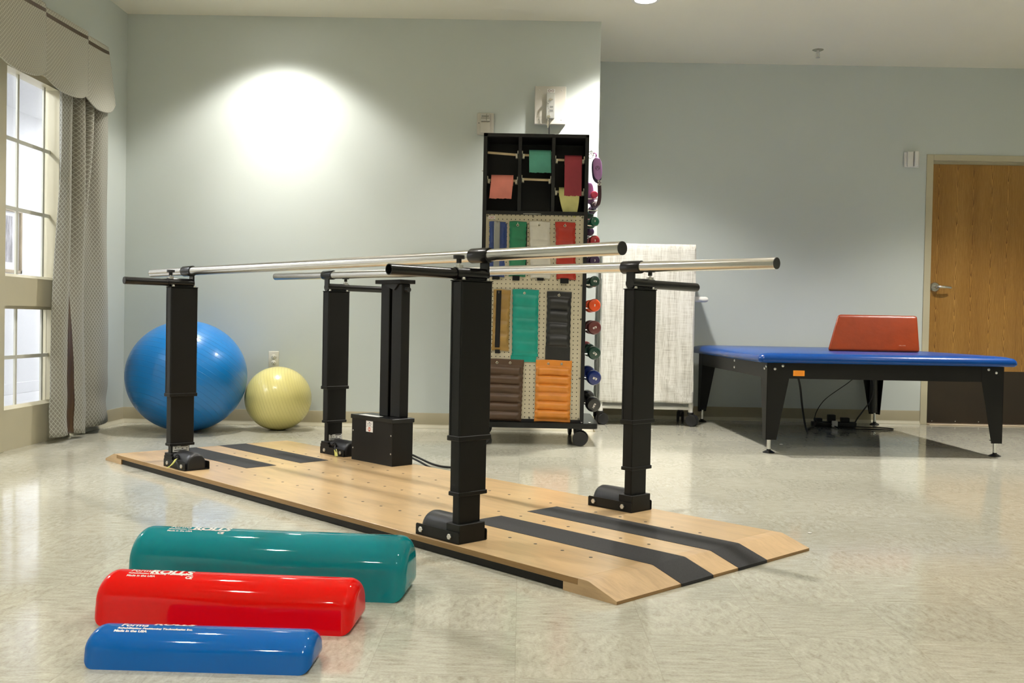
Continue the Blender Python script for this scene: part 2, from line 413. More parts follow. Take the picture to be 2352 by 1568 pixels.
    def grid(s, fn, nu, nv, mi=0, uvfn=None, mfn=None):
        uvl = s.bm.loops.layers.uv.verify()
        vs = [[s.bm.verts.new(fn(i / nu, j / nv)) for j in range(nv + 1)] for i in range(nu + 1)]
        for i in range(nu):
            for j in range(nv):
                f = s.bm.faces.new((vs[i][j], vs[i + 1][j], vs[i + 1][j + 1], vs[i][j + 1]))
                f.material_index = mfn((i + .5) / nu, (j + .5) / nv) if mfn else mi
                if uvfn:
                    for l, (a, b) in zip(f.loops, ((i, j), (i + 1, j), (i + 1, j + 1), (i, j + 1))): l[uvl].uv = uvfn(a / nu, b / nv)
        return s
    def xform(s, mat): bmesh.ops.transform(s.bm, matrix=mat, verts=s.bm.verts[:]); return s
    def obj(s, name, mats, parent=None, ang=32, solid=0, loc=None, rot=None):
        bm = s.bm
        if not isinstance(mats, (list, tuple)): mats = [mats]
        bmesh.ops.recalc_face_normals(bm, faces=bm.faces[:])
        for f in bm.faces: f.smooth = True
        for e in bm.edges:
            if len(e.link_faces) == 2:
                try:
                    if e.calc_face_angle() > math.radians(ang): e.smooth = False
                except ValueError: pass
        me = bpy.data.meshes.new(name); bm.to_mesh(me); bm.free()
        for m in mats: me.materials.append(m)
        o = bpy.data.objects.new(name, me); COL.objects.link(o)
        if parent: o.parent = parent
        if loc: o.location = loc
        if rot: o.rotation_euler = rot
        if solid:
            md = o.modifiers.new('solid', 'SOLIDIFY'); md.thickness = solid; md.offset = 0
        return o
def tag(o, label, cat, group=None):
    o['label'] = label; o['category'] = cat
    if group: o['group'] = group
    return o
def thing(name, label, cat, loc=(0, 0, 0), rz=0, group=None):
    o = bpy.data.objects.new(name, None); COL.objects.link(o); o.location = loc; o.rotation_euler = (0, 0, rz); o.empty_display_size = .05
    return tag(o, label, cat, group)
def struct(o): o['kind'] = 'structure'; return o
def adopt(o, parent):
    o.parent = parent; o.matrix_parent_inverse = (Matrix.Translation(parent.location) @ Matrix.Rotation(parent.rotation_euler.z, 4, 'Z')).inverted(); return o
def crom(pts, n=8):
    P_ = [Vector(p) for p in pts]; P_ = [2 * P_[0] - P_[1]] + P_ + [2 * P_[-1] - P_[-2]]; out = []
    for i in range(1, len(P_) - 2):
        a, b, c, d = P_[i - 1:i + 3]
        for k in range(n):
            t = k / n
            out.append(.5 * ((2 * b) + (c - a) * t + (2 * a - 5 * b + 4 * c - d) * t * t + (3 * b - a - 3 * c + d) * t ** 3))
    out.append(P_[-2]); return out
def text_polys(body, size, bold=0, extrude=0.0):
    """flat text as mesh, lower-left at the origin in XY"""
    cu = bpy.data.curves.new('t', 'FONT'); cu.body = body; cu.size = size; cu.offset = bold; cu.extrude = extrude; cu.resolution_u = 3
    ob = bpy.data.objects.new('t', cu); COL.objects.link(ob)
    dg = bpy.context.evaluated_depsgraph_get(); me = bpy.data.meshes.new_from_object(ob.evaluated_get(dg))
    bpy.data.objects.remove(ob); bpy.data.curves.remove(cu)
    return me
def text_obj(name, body, size, mat, parent, M4, bold=0, extrude=.0002, center=True):
    me = text_polys(body, size, bold, extrude); me.name = name
    if center and len(me.vertices):
        xs = [v.co.x for v in me.vertices]; ys = [v.co.y for v in me.vertices]
        cx, cy = (min(xs) + max(xs)) / 2, (min(ys) + max(ys)) / 2
        for v in me.vertices: v.co.x -= cx; v.co.y -= cy
    me.transform(M4); me.materials.clear(); me.materials.append(mat)
    o = bpy.data.objects.new(name, me); COL.objects.link(o); o.parent = parent; return o
FRONT = Matrix(((1, 0, 0, 0), (0, 0, -1, 0), (0, 1, 0, 0), (0, 0, 0, 1)))   # XY text -> upright, facing -Y

# ------------------------------------------------------------------ room shell
T_ = .12
struct(G().box(X0 - .3, XR + .2, YF - .2, Y2 + .2, -.1, 0).obj('floor', M_floor))
struct(G().box(X0 - .001, XR + .2, YF - .2, Y2 + .2, CEIL, CEIL + .1).obj('ceiling', M_ceil))
# back wall block with its outside corner: fills the area between the back wall and the alcove
struct(G().box(X0 - T_, X1, Y1, Y2 + .2, 0, CEIL).obj('wall_back', M_wall))
DX0, DX1, DZ = 3.085, 4.13, 2.075     # door frame outer extents
g = G(); g.box(X1, DX0 + .02, Y2, Y2 + .2, 0, CEIL).box(DX1 - .02, XR, Y2, Y2 + .2, 0, CEIL).box(DX0 + .02, DX1 - .02, Y2, Y2 + .2, DZ - .02, CEIL)
struct(g.obj('wall_alcove', M_wall))
struct(G().box(XR, XR + .2, YF, Y2 + .2, 0, CEIL).obj('wall_right', M_wall))
struct(G().box(X0 - .2, XR + .2, YF - .2, YF, 0, CEIL).obj('wall_front', M_wall))
WY0, WY1, WZ = 3.52, 5.826, 2.09     # glazed screen in the left wall
g = G(); g.box(X0 - T_, X0, WY1, Y1, 0, CEIL).box(X0 - T_, X0, YF, WY0, 0, CEIL).box(X0 - T_, X0, WY0, WY1, WZ, CEIL)
struct(g.obj('wall_left', M_wall))

def base_profile(name, a, b, nx, ny):
    """vinyl cove base from a to b (2D), room side normal (nx,ny)"""
    prof = [(0, .1037), (.003, .1037), (.005, .101), (.005, .026), (.008, .014), (.017, .004), (.017, 0), (0, 0)]
    o = None
    g = G()
    for (lo, hi, mi) in ((0, 8, 0),):
        ringA = [(a[0] + nx * p[0], a[1] + ny * p[0], p[1]) for p in prof]; ringB = [(b[0] + nx * p[0], b[1] + ny * p[0], p[1]) for p in prof]
        g.ring_sweep([ringA, ringB])
    for f in g.bm.faces:
        c = f.calc_center_median()
        if c.z < .022 and len(f.verts) == 4: f.material_index = 1
    return struct(g.obj(name, [M_base, M_toe_catchlight], ang=50))
base_profile('baseboard_back', (X0, Y1), (X1, Y1), 0, -1)
base_profile('baseboard_left', (X0, WY1 + .01), (X0, Y1), 1, 0)
base_profile('baseboard_corner', (X1, Y1 - .017), (X1, Y2), 1, 0)
base_profile('baseboard_alcove', (X1, Y2), (DX0 - .002, Y2), 0, -1)
base_profile('baseboard_right', (XR, YF), (XR, Y2), -1, 0)

# ---- window_1 : beige glazed screen
WX = X0 - .06
g = G()
def stile(y0, y1, z0=0, z1=WZ): g.box(WX - .03, X0 + .012, y0, y1, z0, z1, bev=.003)
stile(WY1 - .055, WY1); stile(WY0, WY0 + .055)
bays = [(5.113, 5.712), (4.40, 4.985), (3.69, 4.27)]
g.box(WX - .03, X0 + .004, 5.712, WY1 - .055, 0, WZ - .05)
stile(4.985, 5.113); stile(4.27, 4.40); g.box(WX - .03, X0 + .004, WY0 + .055, 3.69, 0, WZ - .05)
g.box(WX - .03, X0 + .012, WY0, WY1, WZ - .05, WZ, bev=.003)
for a, b in bays:
    g.box(WX - .03, X0 - .004, a, b, 2.005, WZ - .05)          # head rail
    g.box(WX - .03, X0 - .004, a, b, .762, .915)               # middle rail
    g.box(WX - .03, X0 - .004, a, b, 0.0, .215)                # bottom panel
    g.prism([(X0 - .03, .915), (X0 - .004, .915), (X0 - .03, .931)], 'y', a, b)
    g.prism([(X0 - .03, .215), (X0 - .004, .215), (X0 - .03, .232)], 'y', a, b)
    g.box(X0 - .034, X0 - .02, a, b, .745, .762)
win = struct(g.obj('window_1', M_trim, ang=30))
for a, b in bays:
    for z0, z1, zs in ((.228, .75, (.486,)), (.928, 2.008, (1.282, 1.649))):
        G().box(WX - .004, WX + .002, a, b, z0, z1).obj('window_pane', M_glass, win)
        g = G()
        for z in zs: g.box(WX + .003, WX + .012, a, b, z - .010, z + .010)
        for y in (a + .232, a + .524): g.box(WX + .003, WX + .0125, y - .010, y + .010, z0, z1)
        g.obj('muntin_grille', plain('pale_grille', (.60, .60, .53), .4, var=.02), win)

# ---- corridor beyond the glazing
CX = -4.53
struct(G().box(CX - .1, CX, 1.5, 11.2, 0, 2.53).obj('wall_corridor', M_corr))
struct(G().box(CX, X0 - T_ - .001, 11.0, 11.1, 0, 2.53).obj('wall_corridor_end', M_corr))
struct(G().box(CX, X0 - T_ - .001, 1.5, 1.6, 0, 2.53).obj('wall_corridor_start', M_corr))
struct(G().box(X0 - T_ - .06, X0 - T_ - .002, Y1, 11.0, 0, 2.53).obj('wall_corridor_inner', M_corr))
struct(G().box(CX - .1, X0 - T_ - .002, 1.5, 11.1, 2.53, 2.6).obj('ceiling_corridor', M_corr))
struct(G().box(CX - .1, X0 - .3, 1.5, 11.1, -.1, 0).obj('floor_corridor', plain('pale_corridor_floor', (.70, .70, .70), .3, var=.03)))
struct(G().box(CX, CX + .012, 1.6, 11, 0, .1, bev=.003).obj('baseboard_corridor', M_corr))
for y in (3.5, 5.0, 9.9):  # unseen panels, added to brighten the corridor and spill through the glass
    t = thing('added_corridor_light', 'added square light panel, out of view in the corridor ceiling behind the glass', 'light', (-3.7, y, 2.53), group='added corridor lights')
    G().box(-.3, .3, -.3, .3, -.03, 0, bev=.004).obj('frame', M_white, t); G().box(-.27, .27, -.27, .27, -.034, -.030).obj('diffuser', M_panelglow, t)
t = thing('framed_picture', 'framed wintry print with a wide white mount, seen through the window glass', 'picture', (CX, 8.58, 1.36))
g = G()
for y0, y1, z0, z1 in ((-.33, .33, .255, .285), (-.33, .33, -.285, -.255), (-.33, -.30, -.285, .285), (.30, .33, -.285, .285)): g.box(.001, .028, y0, y1, z0, z1, bev=.004)
g.obj('frame', M_pframe, t)
G().box(.001, .010, -.30, .30, -.255, .255).obj('mount_board', M_matb, t)
G().box(.010, .012, -.19, .19, -.19, .215).obj('print', M_photo, t)

# ---- door_1 with frame
g = G()
yf = Y2 - .008
g.box(DX0, DX0 + .052, yf, Y2 + .19, 0, DZ, bev=.002); g.box(DX1 - .052, DX1, yf, Y2 + .19, 0, DZ, bev=.002); g.box(DX0 + .052, DX1 - .052, yf, Y2 + .19, DZ - .045, DZ, bev=.002)
g.box(DX0 + .052, DX0 + .056, Y2 + .01, Y2 + .19, 0, DZ - .045); g.box(DX0 + .05, DX1 - .05, Y2 + .03, Y2 + .19, DZ - .068, DZ - .045)
struct(g.obj('trim_1', M_trim))
d = struct(G().box(DX0 + .055, DX1 - .055, Y2 + .018, Y2 + .062, .012, DZ - .070, bev=.001).obj('door_1', M_oak))
G().box(DX0 + .058, DX1 - .058, Y2 + .0155, Y2 + .018, .014, .418, bev=.0005).obj('kick_plate', M_kickp, d)
g = G()
for x in (.10, .28, .46, .64, .82): g.sphere((DX0 + x, Y2 + .0152, .405), .004, u=8, v=6); g.sphere((DX0 + x, Y2 + .0152, .026), .004, u=8, v=6)
g.obj('screw', M_bolt, d)
g = G(); lx, lz = 3.178, 1.060
g.lathe([(.0, -.006), (.030, -.006), (.037, 0), (.038, .006), (.038, .012)], (lx, Y2 + .006, lz), 'y', 32)
g.obj('door_rose', M_satin, d, ang=40)
g = G(); g.tube(crom([(lx, Y2, lz), (lx, Y2 - .036, lz), (lx + .012, Y2 - .05, lz), (lx + .06, Y2 - .052, lz - .002), (lx + .108, Y2 - .040, lz - .006)], 6), [.012] * 7 + [.0115] * 6 + [.011] * 6 + [.010] * 5 + [.006], 14)
g.obj('door_lever', M_satin, d, ang=50)
struct(G().box(DX0 + .052, DX1 - .052, Y2 - .06, Y2 + .10, 0, .008, bev=.003).obj('trim_2', M_thr))

# ------------------------------------------------------------------ ceiling fixtures
for i, (x, y) in enumerate(LAMPS):
    lab = {0: 'round recessed ceiling downlight above the two exercise balls', 1: 'round recessed ceiling downlight above the equipment rack', 2: 'round recessed ceiling downlight above the blue mat table'}
    t = thing('recessed_downlight', lab.get(i, 'round recessed ceiling downlight over the near part of the room'), 'light', (x, y, CEIL), group='recessed ceiling downlights' if i > 2 else None)
    G().lathe([(.066, -.001), (.068, -.004), (.088, -.004), (.090, -.001), (.090, .0), (.066, .0)], (0, 0, 0), 'z', 40).obj('trim_ring', M_white, t, ang=50)
    G().lathe([(.0, -.0015), (.066, -.0015), (.066, -.0005), (.0, -.0005)], (0, 0, 0), 'z', 32).obj('lens', M_lampglow, t)
    ld = bpy.data.lights.new('downlight_bulb', 'POINT'); ld.energy = LAMP_W * (1.02 if i == 0 else 1.95 if y > 5.5 else 1.05 if y > 3 else .42 if y > 0 else 2.0) * (.55 if x > 3 and y < 5 else 1); ld.color = LAMP_COL; ld.shadow_soft_size = .045  # row behind the camera is boosted as added fill for the room
    ld.use_nodes = True; lt = ld.node_tree; ie = lt.nodes.new('ShaderNodeTexIES'); ie.mode = 'INTERNAL'; ie.ies = _ies; ie.inputs['Strength'].default_value = .001
    lt.links.new(ie.outputs['Fac'], lt.nodes['Emission'].inputs['Strength'])
    lo = bpy.data.objects.new('downlight_bulb', ld); COL.objects.link(lo); lo.location = (x, y, CEIL - .012)
t = thing('fire_sprinkler', 'small metal fire sprinkler head hanging from the ceiling in front of the alcove wall', 'sprinkler', (2.11, 7.27, CEIL))
g = G(); g.lathe([(.0, -.006), (.030, -.006), (.040, -.001), (.040, 0), (0, 0)], (0, 0, 0), 'z', 28); g.obj('escutcheon', M_satin, t)
g = G(); g.cyl((0, 0, 0), (0, 0, -.022), .010, 14); g.tube(crom([(.010, 0, -.020), (.013, 0, -.032), (.009, 0, -.046), (0, 0, -.052)], 4), .0022, 8); g.tube(crom([(-.010, 0, -.020), (-.013, 0, -.032), (-.009, 0, -.046), (0, 0, -.052)], 4), .0022, 8); g.cyl((0, 0, -.022), (0, 0, -.05), .0025, 8)
g.obj('frame_arms', M_bolt, t)
g = G(); g.lathe([(.0, -.054), (.016, -.056), (.016, -.0575), (0, -.0575)], (0, 0, 0), 'z', 20); g.obj('deflector', M_bolt, t)

# ------------------------------------------------------------------ wall devices
t = thing('wall_outlet', 'ivory double power outlet on the wall just above the yellow ball', 'outlet', (-1.667, Y1, .442))
G().box(-.035, .035, -.006, 0, -.058, .058, bev=.003, seg=2).obj('cover_plate', M_ivory, t, ang=50)
for dz in (.020, -.020):
    r = G().lathe([(0, -.0085), (.015, -.0085), (.0165, -.007), (.0165, -.004), (0, -.004)], (0, 0, dz), 'y', 24).obj('receptacle', M_ivory, t, ang=50)
    g = G(); g.box(-.0075, -.0055, -.0092, -.008, dz - .002, dz + .007); g.box(.0050, .0070, -.0092, -.008, dz - .001, dz + .006); g.cyl((0, -.0092, dz - .008), (0, -.008, dz - .008), .0028, 10); g.obj('slots', M_ink, r)
G().sphere((0, -.006, 0), (.0035, .002, .0035), u=12, v=8).obj('screw', M_bolt, t)
t = thing('fire_alarm_strobe', 'cream wall fire alarm horn with a small clear strobe, left of the metal key plate', 'alarm', (-.269, Y1, 2.047))
G().box(-.057, .057, -.022, 0, -.073, .073, bev=.010, seg=3).obj('housing', M_grey, t, ang=50)
G().box(-.032, .032, -.034, -.020, -.064, .010, bev=.004, seg=2).obj('horn_grille', M_grey, t, ang=50)
g = G(); g.box(-.031, .031, -.046, -.020, .013, .064, bev=.005, seg=2); l = g.obj('strobe_lens', M_lens, t, ang=50)
g = G(); g.cyl((-.024, -.047, .045), (.024, -.047, .045), .004, 10); g.box(-.028, .028, -.0475, -.046, .030, .034); g.box(.006, .010, -.0475, -.046, .016, .060); g.obj('flash_tube', plain('strobe_reflector', (.30, .29, .24), .2, metal=.5), l)
G().cyl((-.043, -.0225, .004), (-.043, -.0215, .004), .0035, 10).obj('test_hole', M_ink, t)
t = thing('motion_sensor', 'small white plastic sensor box on the alcove wall left of the wooden door', 'sensor', (2.966, Y2, 2.030))
G().box(-.058, .058, -.018, 0, -.058, .058, bev=.004).obj('back_plate', M_white, t)
g = G(); g.box(-.040, .004, -.042, -.018, -.056, .058, bev=.004); g.box(.010, .040, -.052, -.018, -.054, .062, bev=.004); g.obj('cover', M_white, t)
t = thing('key_switch_plate', 'square warm grey metal plate with a silver switch strip, on the wall above the rack', 'switch plate', (.1615, Y1, 2.172))
G().box(-.104, .104, -.040, 0, -.125, .127, bev=.003).obj('back_box', M_grey, t)
s_ = G().box(-.026, .028, -.062, -.040, -.090, .078, bev=.002).obj('switch_strip', plain('brushed_silver', (.66, .67, .66), .3, metal=.7), t)
g = G(); g.box(-.002, .018, -.0635, -.062, -.020, -.008); g.box(-.004, .018, -.0635, -.062, -.046, -.032); g.obj('indicator_window', plain('smoky_window', (.20, .20, .19), .2), s_)
g = G(); g.cyl((0, -.062, .030), (0, -.082, .030), .009, 14); g.box(-.012, .016, -.084, -.076, .026, .034, bev=.001); g.obj('key_barrel', M_chrome, s_)
for x in (-.075, .075):
    for z in (-.095, .100): G().sphere((x, -.040, z), (.0045, .0025, .0045), u=10, v=6).obj('screw', M_bolt, t)
lb = G().box(-.022, .030, -.0635, -.062, .080, .102).obj('sticker', M_label, t)
g = G()
for a, b, r in ((-.008, .091, .0075), (.014, .091, .0075)): g.torus((a, -.0638, b), r, .0012, 'y')
g.box(-.014, .022, -.0642, -.0636, .0903, .0917); g.obj('sticker_emblem', plain('brown_ink', (.22, .09, .05), .5), lb)
t = thing('key_bunch', 'bunch of keys on a chain hanging from the grey wall plate', 'keys', (.1615, Y1 - .078, 2.172))
g = G()
for k in range(12): g.torus((-.012 - .004 * math.sin(k * .5), -.004, .024 - k * .0085), .006, .0014, 'y' if k % 2 else 'x', seg=12, ss=6)
g.obj('chain', M_chrome, t)
for k, (a, ln) in enumerate(((-.12, .055), (.05, .062), (.16, .050))):
    g = G(); g.lathe([(0, -.001), (.011, -.001), (.011, .001), (0, .001)], (0, 0, -.010), 'y', 16); g.box(-.0035, .0035, -.001, .001, -.020 - ln, -.018); g.box(.0035, .006, -.001, .001, -.012 - ln, -.04)
    g.xform(Matrix.Translation((-.014 + k * .003, -.004 - .003 * k, -.075)) @ Matrix.Rotation(a, 4, 'Y')); g.obj('key', M_chrome, t)
g = G(); g.tube(crom([(-.012, -.006, -.08), (-.006, -.004, -.14), (-.004, 0, -.20), (-.002, .004, -.26)], 5), .0035, 8); g.obj('lanyard', M_velcro, t)

# ------------------------------------------------------------------ parallel bars
PB = thing('parallel_bars', 'long wooden platform with black height-adjustable posts and two steel handrails', 'parallel bars', (0.259, 2.553, 0), math.radians(-45.57))
TP = .0426; PW = .967; UF = -3.312; NR = .110
g = G()
g.box(-3.175, -.137, 0, PW, .0246, TP, mi=0, bev=.0008)
for f in g.bm.faces:
    f.normal_update()
    if abs(f.normal.z) < .5: f.material_index = 1
for row, us in ((.206, range(24)), (.477, range(24)), (.747, range(24))):
    for k in us:
        u = -2.893 + .1139 * k
        g.cyl((u, row, TP - .004), (u, row, TP + .0004), .0058, 12, mi=2)
g.obj('deck_board', [M_ply, M_edge, M_ink], PB)
def ramp(u_tip, sg, name='end_ramp'):
    pr = [(0, 0), (0, .009), (-.010, .0125), (-.097, .0415), (-.105, TP), (-.1365, TP), (-.1365, .0246), (-.19, .0246), (-.19, 0)]
    g = G(); poly = [(u_tip + sg * p[0], p[1]) for p in pr]
    if sg < 0: poly = poly[::-1]
    # prism along v: plane (u,z)
    n = len(poly); vs = [(p[0], 0, p[1]) for p in poly] + [(p[0], PW, p[1]) for p in poly]
    fs = [tuple(range(n)), tuple(range(2 * n - 1, n - 1, -1))] + [(i, i + n, (i + 1) % n + n, (i + 1) % n) for i in range(n)]
    g.verts_faces(vs, fs)
    for f in g.bm.faces:
        f.normal_update(); c = f.calc_center_median()
        if c.z < .008 or abs(f.normal.x) > .9: f.material_index = 1
    g.obj(name, [M_plyr, M_edge], PB, ang=60)
ramp(0, 1); ramp(UF, -1)
for v0, v1 in ((.006, .030), (PW - .030, PW - .006)):
    G().box(-3.122, -.190, v0, v1, .0015, .0244, bev=.001).obj('side_rail', M_kick, PB)
for v0, v1 in ((.275, .427), (.556, .711)):
    # near strips run over the ramp down to the floor edge
    path = [(-.890, TP), (-.105, TP), (-.097, .0416), (-.010, .0128), (.0008, .0092), (.0010, .0006)]
    th = .0011
    for nm, pts in (('grip_strip', path), ('grip_strip', [(-2.408, TP), (UF + .105, TP), (UF + .097, .0416), (UF + .010, .0128), (UF - .0008, .0092), (UF - .0010, .0006)])):
        g = G(); up = [(p[0], p[1] + th) for p in pts[:4]] + [((p[0] + (th if nm and pts[0][0] > -1 else -th)), p[1] + .0003) for p in pts[4:]]
        rings = [[(a[0], v0, a[1]), (a[0], v1, a[1]), (b[0], v1, b[1]), (b[0], v0, b[1])] for a, b in zip(pts, up)]
        g.ring_sweep(rings, True, True); g.obj(nm, M_grit, PB, ang=20)

def post(u_c, v0, sg, z_mid, z_out, z_top, z_lo, inner_v, arm_v, rail_z, cable=False, label=False, hole=False, cap=True):
    """u_c: centre of the tube; v0: near face; sg=+1: motor towards -u, -1: towards +u"""
    uo, ui, um = .027, .0165, .0225
    P = G()
    P.box(u_c - uo, u_c + uo, v0, v0 + .126, z_out, z_top, bev=.0035)
    # extrusion grooves on both narrow faces and a top plate rim
    for vv, o in ((v0, -1), (v0 + .126, 1)):
        for dx in (-.0225, .0165): P.box(u_c + dx, u_c + dx + .006, vv - .0012 if o < 0 else vv - .001, vv + .001 if o < 0 else vv + .0012, z_out, z_top)
    P.box(u_c - uo - .003, u_c + uo + .003, v0 - .003, v0 + .129, z_out - .004, z_out + .012, bev=.002)
    P.box(u_c - uo - .001, u_c + uo + .001, v0 - .001, v0 + .127, z_top, z_top + .003)
    po = P.obj('post', M_black, PB)
    G().box(u_c - um, u_c + um, v0 + .006, v0 + .118, z_mid, z_out + .002, bev=.003).obj('middle_tube', M_black, po)
    G().box(u_c - um - .003, u_c + um + .003, v0 + .003, v0 + .121, z_mid - .004, z_mid + .009, bev=.002).obj('tube_collar', M_black, po)
    G().box(u_c - ui, u_c + ui, v0 + .013, v0 + .101, TP + .02, z_mid + .002, bev=.003).obj('inner_tube', M_black, po)
    # foot bracket : socket box, long flanges
    a, b = sorted((u_c + sg * .031, u_c - sg * .178)); s0, s1 = sorted((u_c + sg * .031, u_c - sg * .034))
    g = G(); vb = v0 + .115
    g.box(s0, s1, v0 + .004, vb - .006, TP, z_lo, bev=.002)
    fl = [(a, TP + .002), (a, TP + .032), (a + .004, TP + .036), (b - .004, TP + .036), (b, TP + .032), (b, TP + .002)]
    g.prism(fl, 'y', v0, v0 + .0035); g.prism(fl, 'y', vb - .001, vb + .0025)
    g.box(a, b, v0, vb, TP + .0005, TP + .004)
    if label:
        m0, m1 = sorted((s1 if sg < 0 else s0, (s1 + .012) if sg < 0 else s0 - .012)); g.box(min(s0, s1), max(s0, s1) + (.014 if sg < 0 else 0), v0 + .002, v0 + .008, TP, z_lo - .012)
    g.obj('foot_bracket', M_black, po)
    for uu in (u_c - sg * .010 - (0 if sg > 0 else 0), u_c - sg * .150):
        for vv, o in ((v0, -1), (vb + .0025, 1)):
            g = G(); g.lathe([(0, -.006 * 1), (.0085, -.006), (.0095, -.004), (.0095, 0), (0, 0)] if o < 0 else [(0, .006), (.0085, .006), (.0095, .004), (.0095, 0), (0, 0)], (uu, vv, TP + .019), 'y', 6)
            g.obj('bolt', M_bolt, po, ang=20)
    # half-round motor cover
    vc = (v0 + vb) / 2 + .003; R = .050; rings = []
    e0, e1 = (u_c - sg * .030, u_c - sg * .172)
    prof_n = 18
    for t, sc in ((0, 1), (.80, 1), (.90, .97), (.97, .88), (1.0, .74)):
        uu = e0 + (e1 - e0) * t; ring = []
        for k in range(prof_n + 1):
            an = PI * k / prof_n; ring.append((uu, vc - R * sc * math.cos(an), TP + .018 + (R * 1.06 + .004) * sc * math.sin(an)))
        ring += [(uu, vc + R * sc, TP + .003), (uu, vc - R * sc, TP + .003)]
        rings.append(ring)
    G().ring_sweep(rings).obj('motor_cover', M_cover, po, ang=40)
    # top bolts
    for du, dv in ((-.019, .012), (.019, .012), (-.019, .114), (.019, .114)):
        G().lathe([(0, .008), (.005, .008), (.0065, .004), (.0065, 0), (0, 0)], (u_c + du, v0 + dv, z_top + .003), 'z', 10).obj('plate_screw', M_bolt, po, ang=50)
    if label:
        uf = u_c + uo
        # spec label on the near-right narrow/wide face of the inner tube
        x = u_c + ui + .0006
        l = G().box(x - .0008, x, v0 + .020, v0 + .097, z_lo + .004, z_lo + .034, bev=.0002).obj('spec_label', M_label, po)
        g = G()
        for (p0, p1, q0, q1) in ((.026, .040, .026, .030), (.058, .092, .024, .029), (.032, .035, .014, .024), (.045, .048, .017, .020), (.062, .070, .013, .017), (.084, .090, .013, .017), (.026, .090, .006, .009)): g.box(x, x + .0003, v0 + p0, v0 + p1, z_lo + .004 + q0, z_lo + .004 + q1)
        g.obj('label_print', M_ink, l)
    if cable:
        ub = u_c - sg * .050
        g = G(); g.cyl((ub - .004, v0 + .020, z_lo - .008), (ub + .030, v0 + .012, z_lo - .010), .011, 14); g.cyl((ub + .028, v0 + .012, z_lo - .010), (ub + .044, v0 + .008, z_lo - .012), .007, 12)
        g.tube(crom([(ub + .042, v0 + .008, z_lo - .012), (ub + .060, v0 - .006, z_lo - .024), (ub + .075, v0 - .010, TP + .030), (ub + .088, v0 - .006, TP + .010), (ub + .110, v0 + .006, TP + .005)], 6), .0035, 8)
        g.obj('motor_plug', M_rubber, po)
        tg = [(ub + .058, v0 - .008, z_lo - .014), (ub + .048, v0 - .013, z_lo - .030), (ub + .030, v0 - .016, z_lo - .044), (ub + .018, v0 - .018, TP + .012), (ub + .004, v0 - .020, TP + .0025)] if cable == 1 else [(ub + .070, v0 - .010, TP + .034), (ub + .078, v0 - .012, TP + .022), (ub + .084, v0 - .014, TP + .010), (ub + .090, v0 - .016, TP + .002)]
        tg = crom(tg, 4); n_ = len(tg)
        g = G(); g.grid(lambda i, j: tuple(Vector(tg[round(i * (n_ - 1))]) + Vector((.017 * (j - .5) * (1 + .3 * i), .004 * (j - .5), .006 * (j - .5)))), n_ - 1, 2)
        g.obj('cable_tag', M_tag, po, solid=.0006)
    # arm, sliding in a sleeve, clamp strap, collar and knob
    az = z_top + .022; out = -1 if sg2(v0) < 0 else 1
    vs, ve = arm_v
    A = G()
    n_out = .0165
    if hole:
        A.lathe([(n_out, 0), (n_out, .35), (.0135, .35), (.0135, 0)], (0, 0, 0), 'z', 28)
        A.bm.free(); A = G()
        rings = []
        for r, v in ((n_out, vs), (n_out, ve), (.0135, ve), (.0135, vs), (n_out, vs)):
            rings.append([(u_c + r * math.cos(2 * PI * k / 28), v, az + r * math.sin(2 * PI * k / 28)) for k in range(28)])
        # ve is the inner end, vs the outer end
        A.ring_sweep(rings, True, False); bmesh.ops.remove_doubles(A.bm, verts=A.bm.verts[:], dist=1e-6)
    else:
        A.cyl((u_c, vs, az), (u_c, ve, az), n_out, 28)
    arm = A.obj('rail_arm', M_blackg, PB, ang=40)
    j0 = v0 - .008 if out < 0 else v0 + .134
    g = G(); g.cyl((u_c, j0, az), (u_c, ve - out * .002, az), .0195, 28)
    g.box(u_c - .015, u_c + .015, min(j0 - out * .015, ve), max(j0 - out * .015, ve), z_top + .003, az - .010, bev=.002)
    g.obj('sleeve', M_blackg, arm, ang=40)
    if not hole: G().cyl((u_c, vs, az), (u_c, vs + out * .0025, az), .0155, 24).obj('arm_plug', M_cap, arm)
    kv = j0 - out * .016
    g = G(); g.cyl((u_c, kv, az + .016), (u_c, kv, az + .026), .0135, 16); g.cyl((u_c, kv, az + .022), (u_c, kv, az + .034), .0035, 10); g.obj('knob_stud', M_bolt, arm)
    g = G(); g.cyl((u_c, kv, az + .032), (u_c, kv, az + .046), .008, 16); g.cyl((u_c, kv, az + .045), (u_c, kv, az + .056), .0175, 20); g.obj('lock_knob', M_cap, arm)
    rv = inner_v
    g = G(); w = .018
    pts = [(w * math.cos(PI + PI * k / 10), az + .0195 * math.sin(PI + PI * k / 10)) for k in range(11)] + [(w, rail_z - .016), (-w, rail_z - .016)]
    g.prism([(u_c + p[0], p[1]) for p in pts], 'y', ve - .007 if out < 0 else ve - .001, ve + .001 if out < 0 else ve + .007); g.obj('clamp_strap', M_blackg, arm)
    c0, c1 = u_c - .044, u_c + .040
    g = G(); rings = []
    for r, uu in ((.0228, c0), (.0235, c0 + .002), (.0235, c1 - .002), (.0228, c1), (.0195, c1), (.0195, c0), (.0228, c0)):
        rings.append([(uu, rv + r * math.cos(2 * PI * k / 30), rail_z + r * math.sin(2 * PI * k / 30)) for k in range(30)])
    g.ring_sweep(rings, True, False); bmesh.ops.remove_doubles(g.bm, verts=g.bm.verts[:], dist=1e-6)
    g.obj('clamp_collar', M_blackg, arm, ang=40)
def sg2(v): return -1 if v < .5 else 1
RV1, RV2 = .110, .846
post(-.668, .010, 1, .191, .361, .848, .102, RV1, (-.247, .128), .9305, hole=True)
post(-.662, .829, 1, .198, .367, .852, .104, RV2, (1.236, .832), .9325)
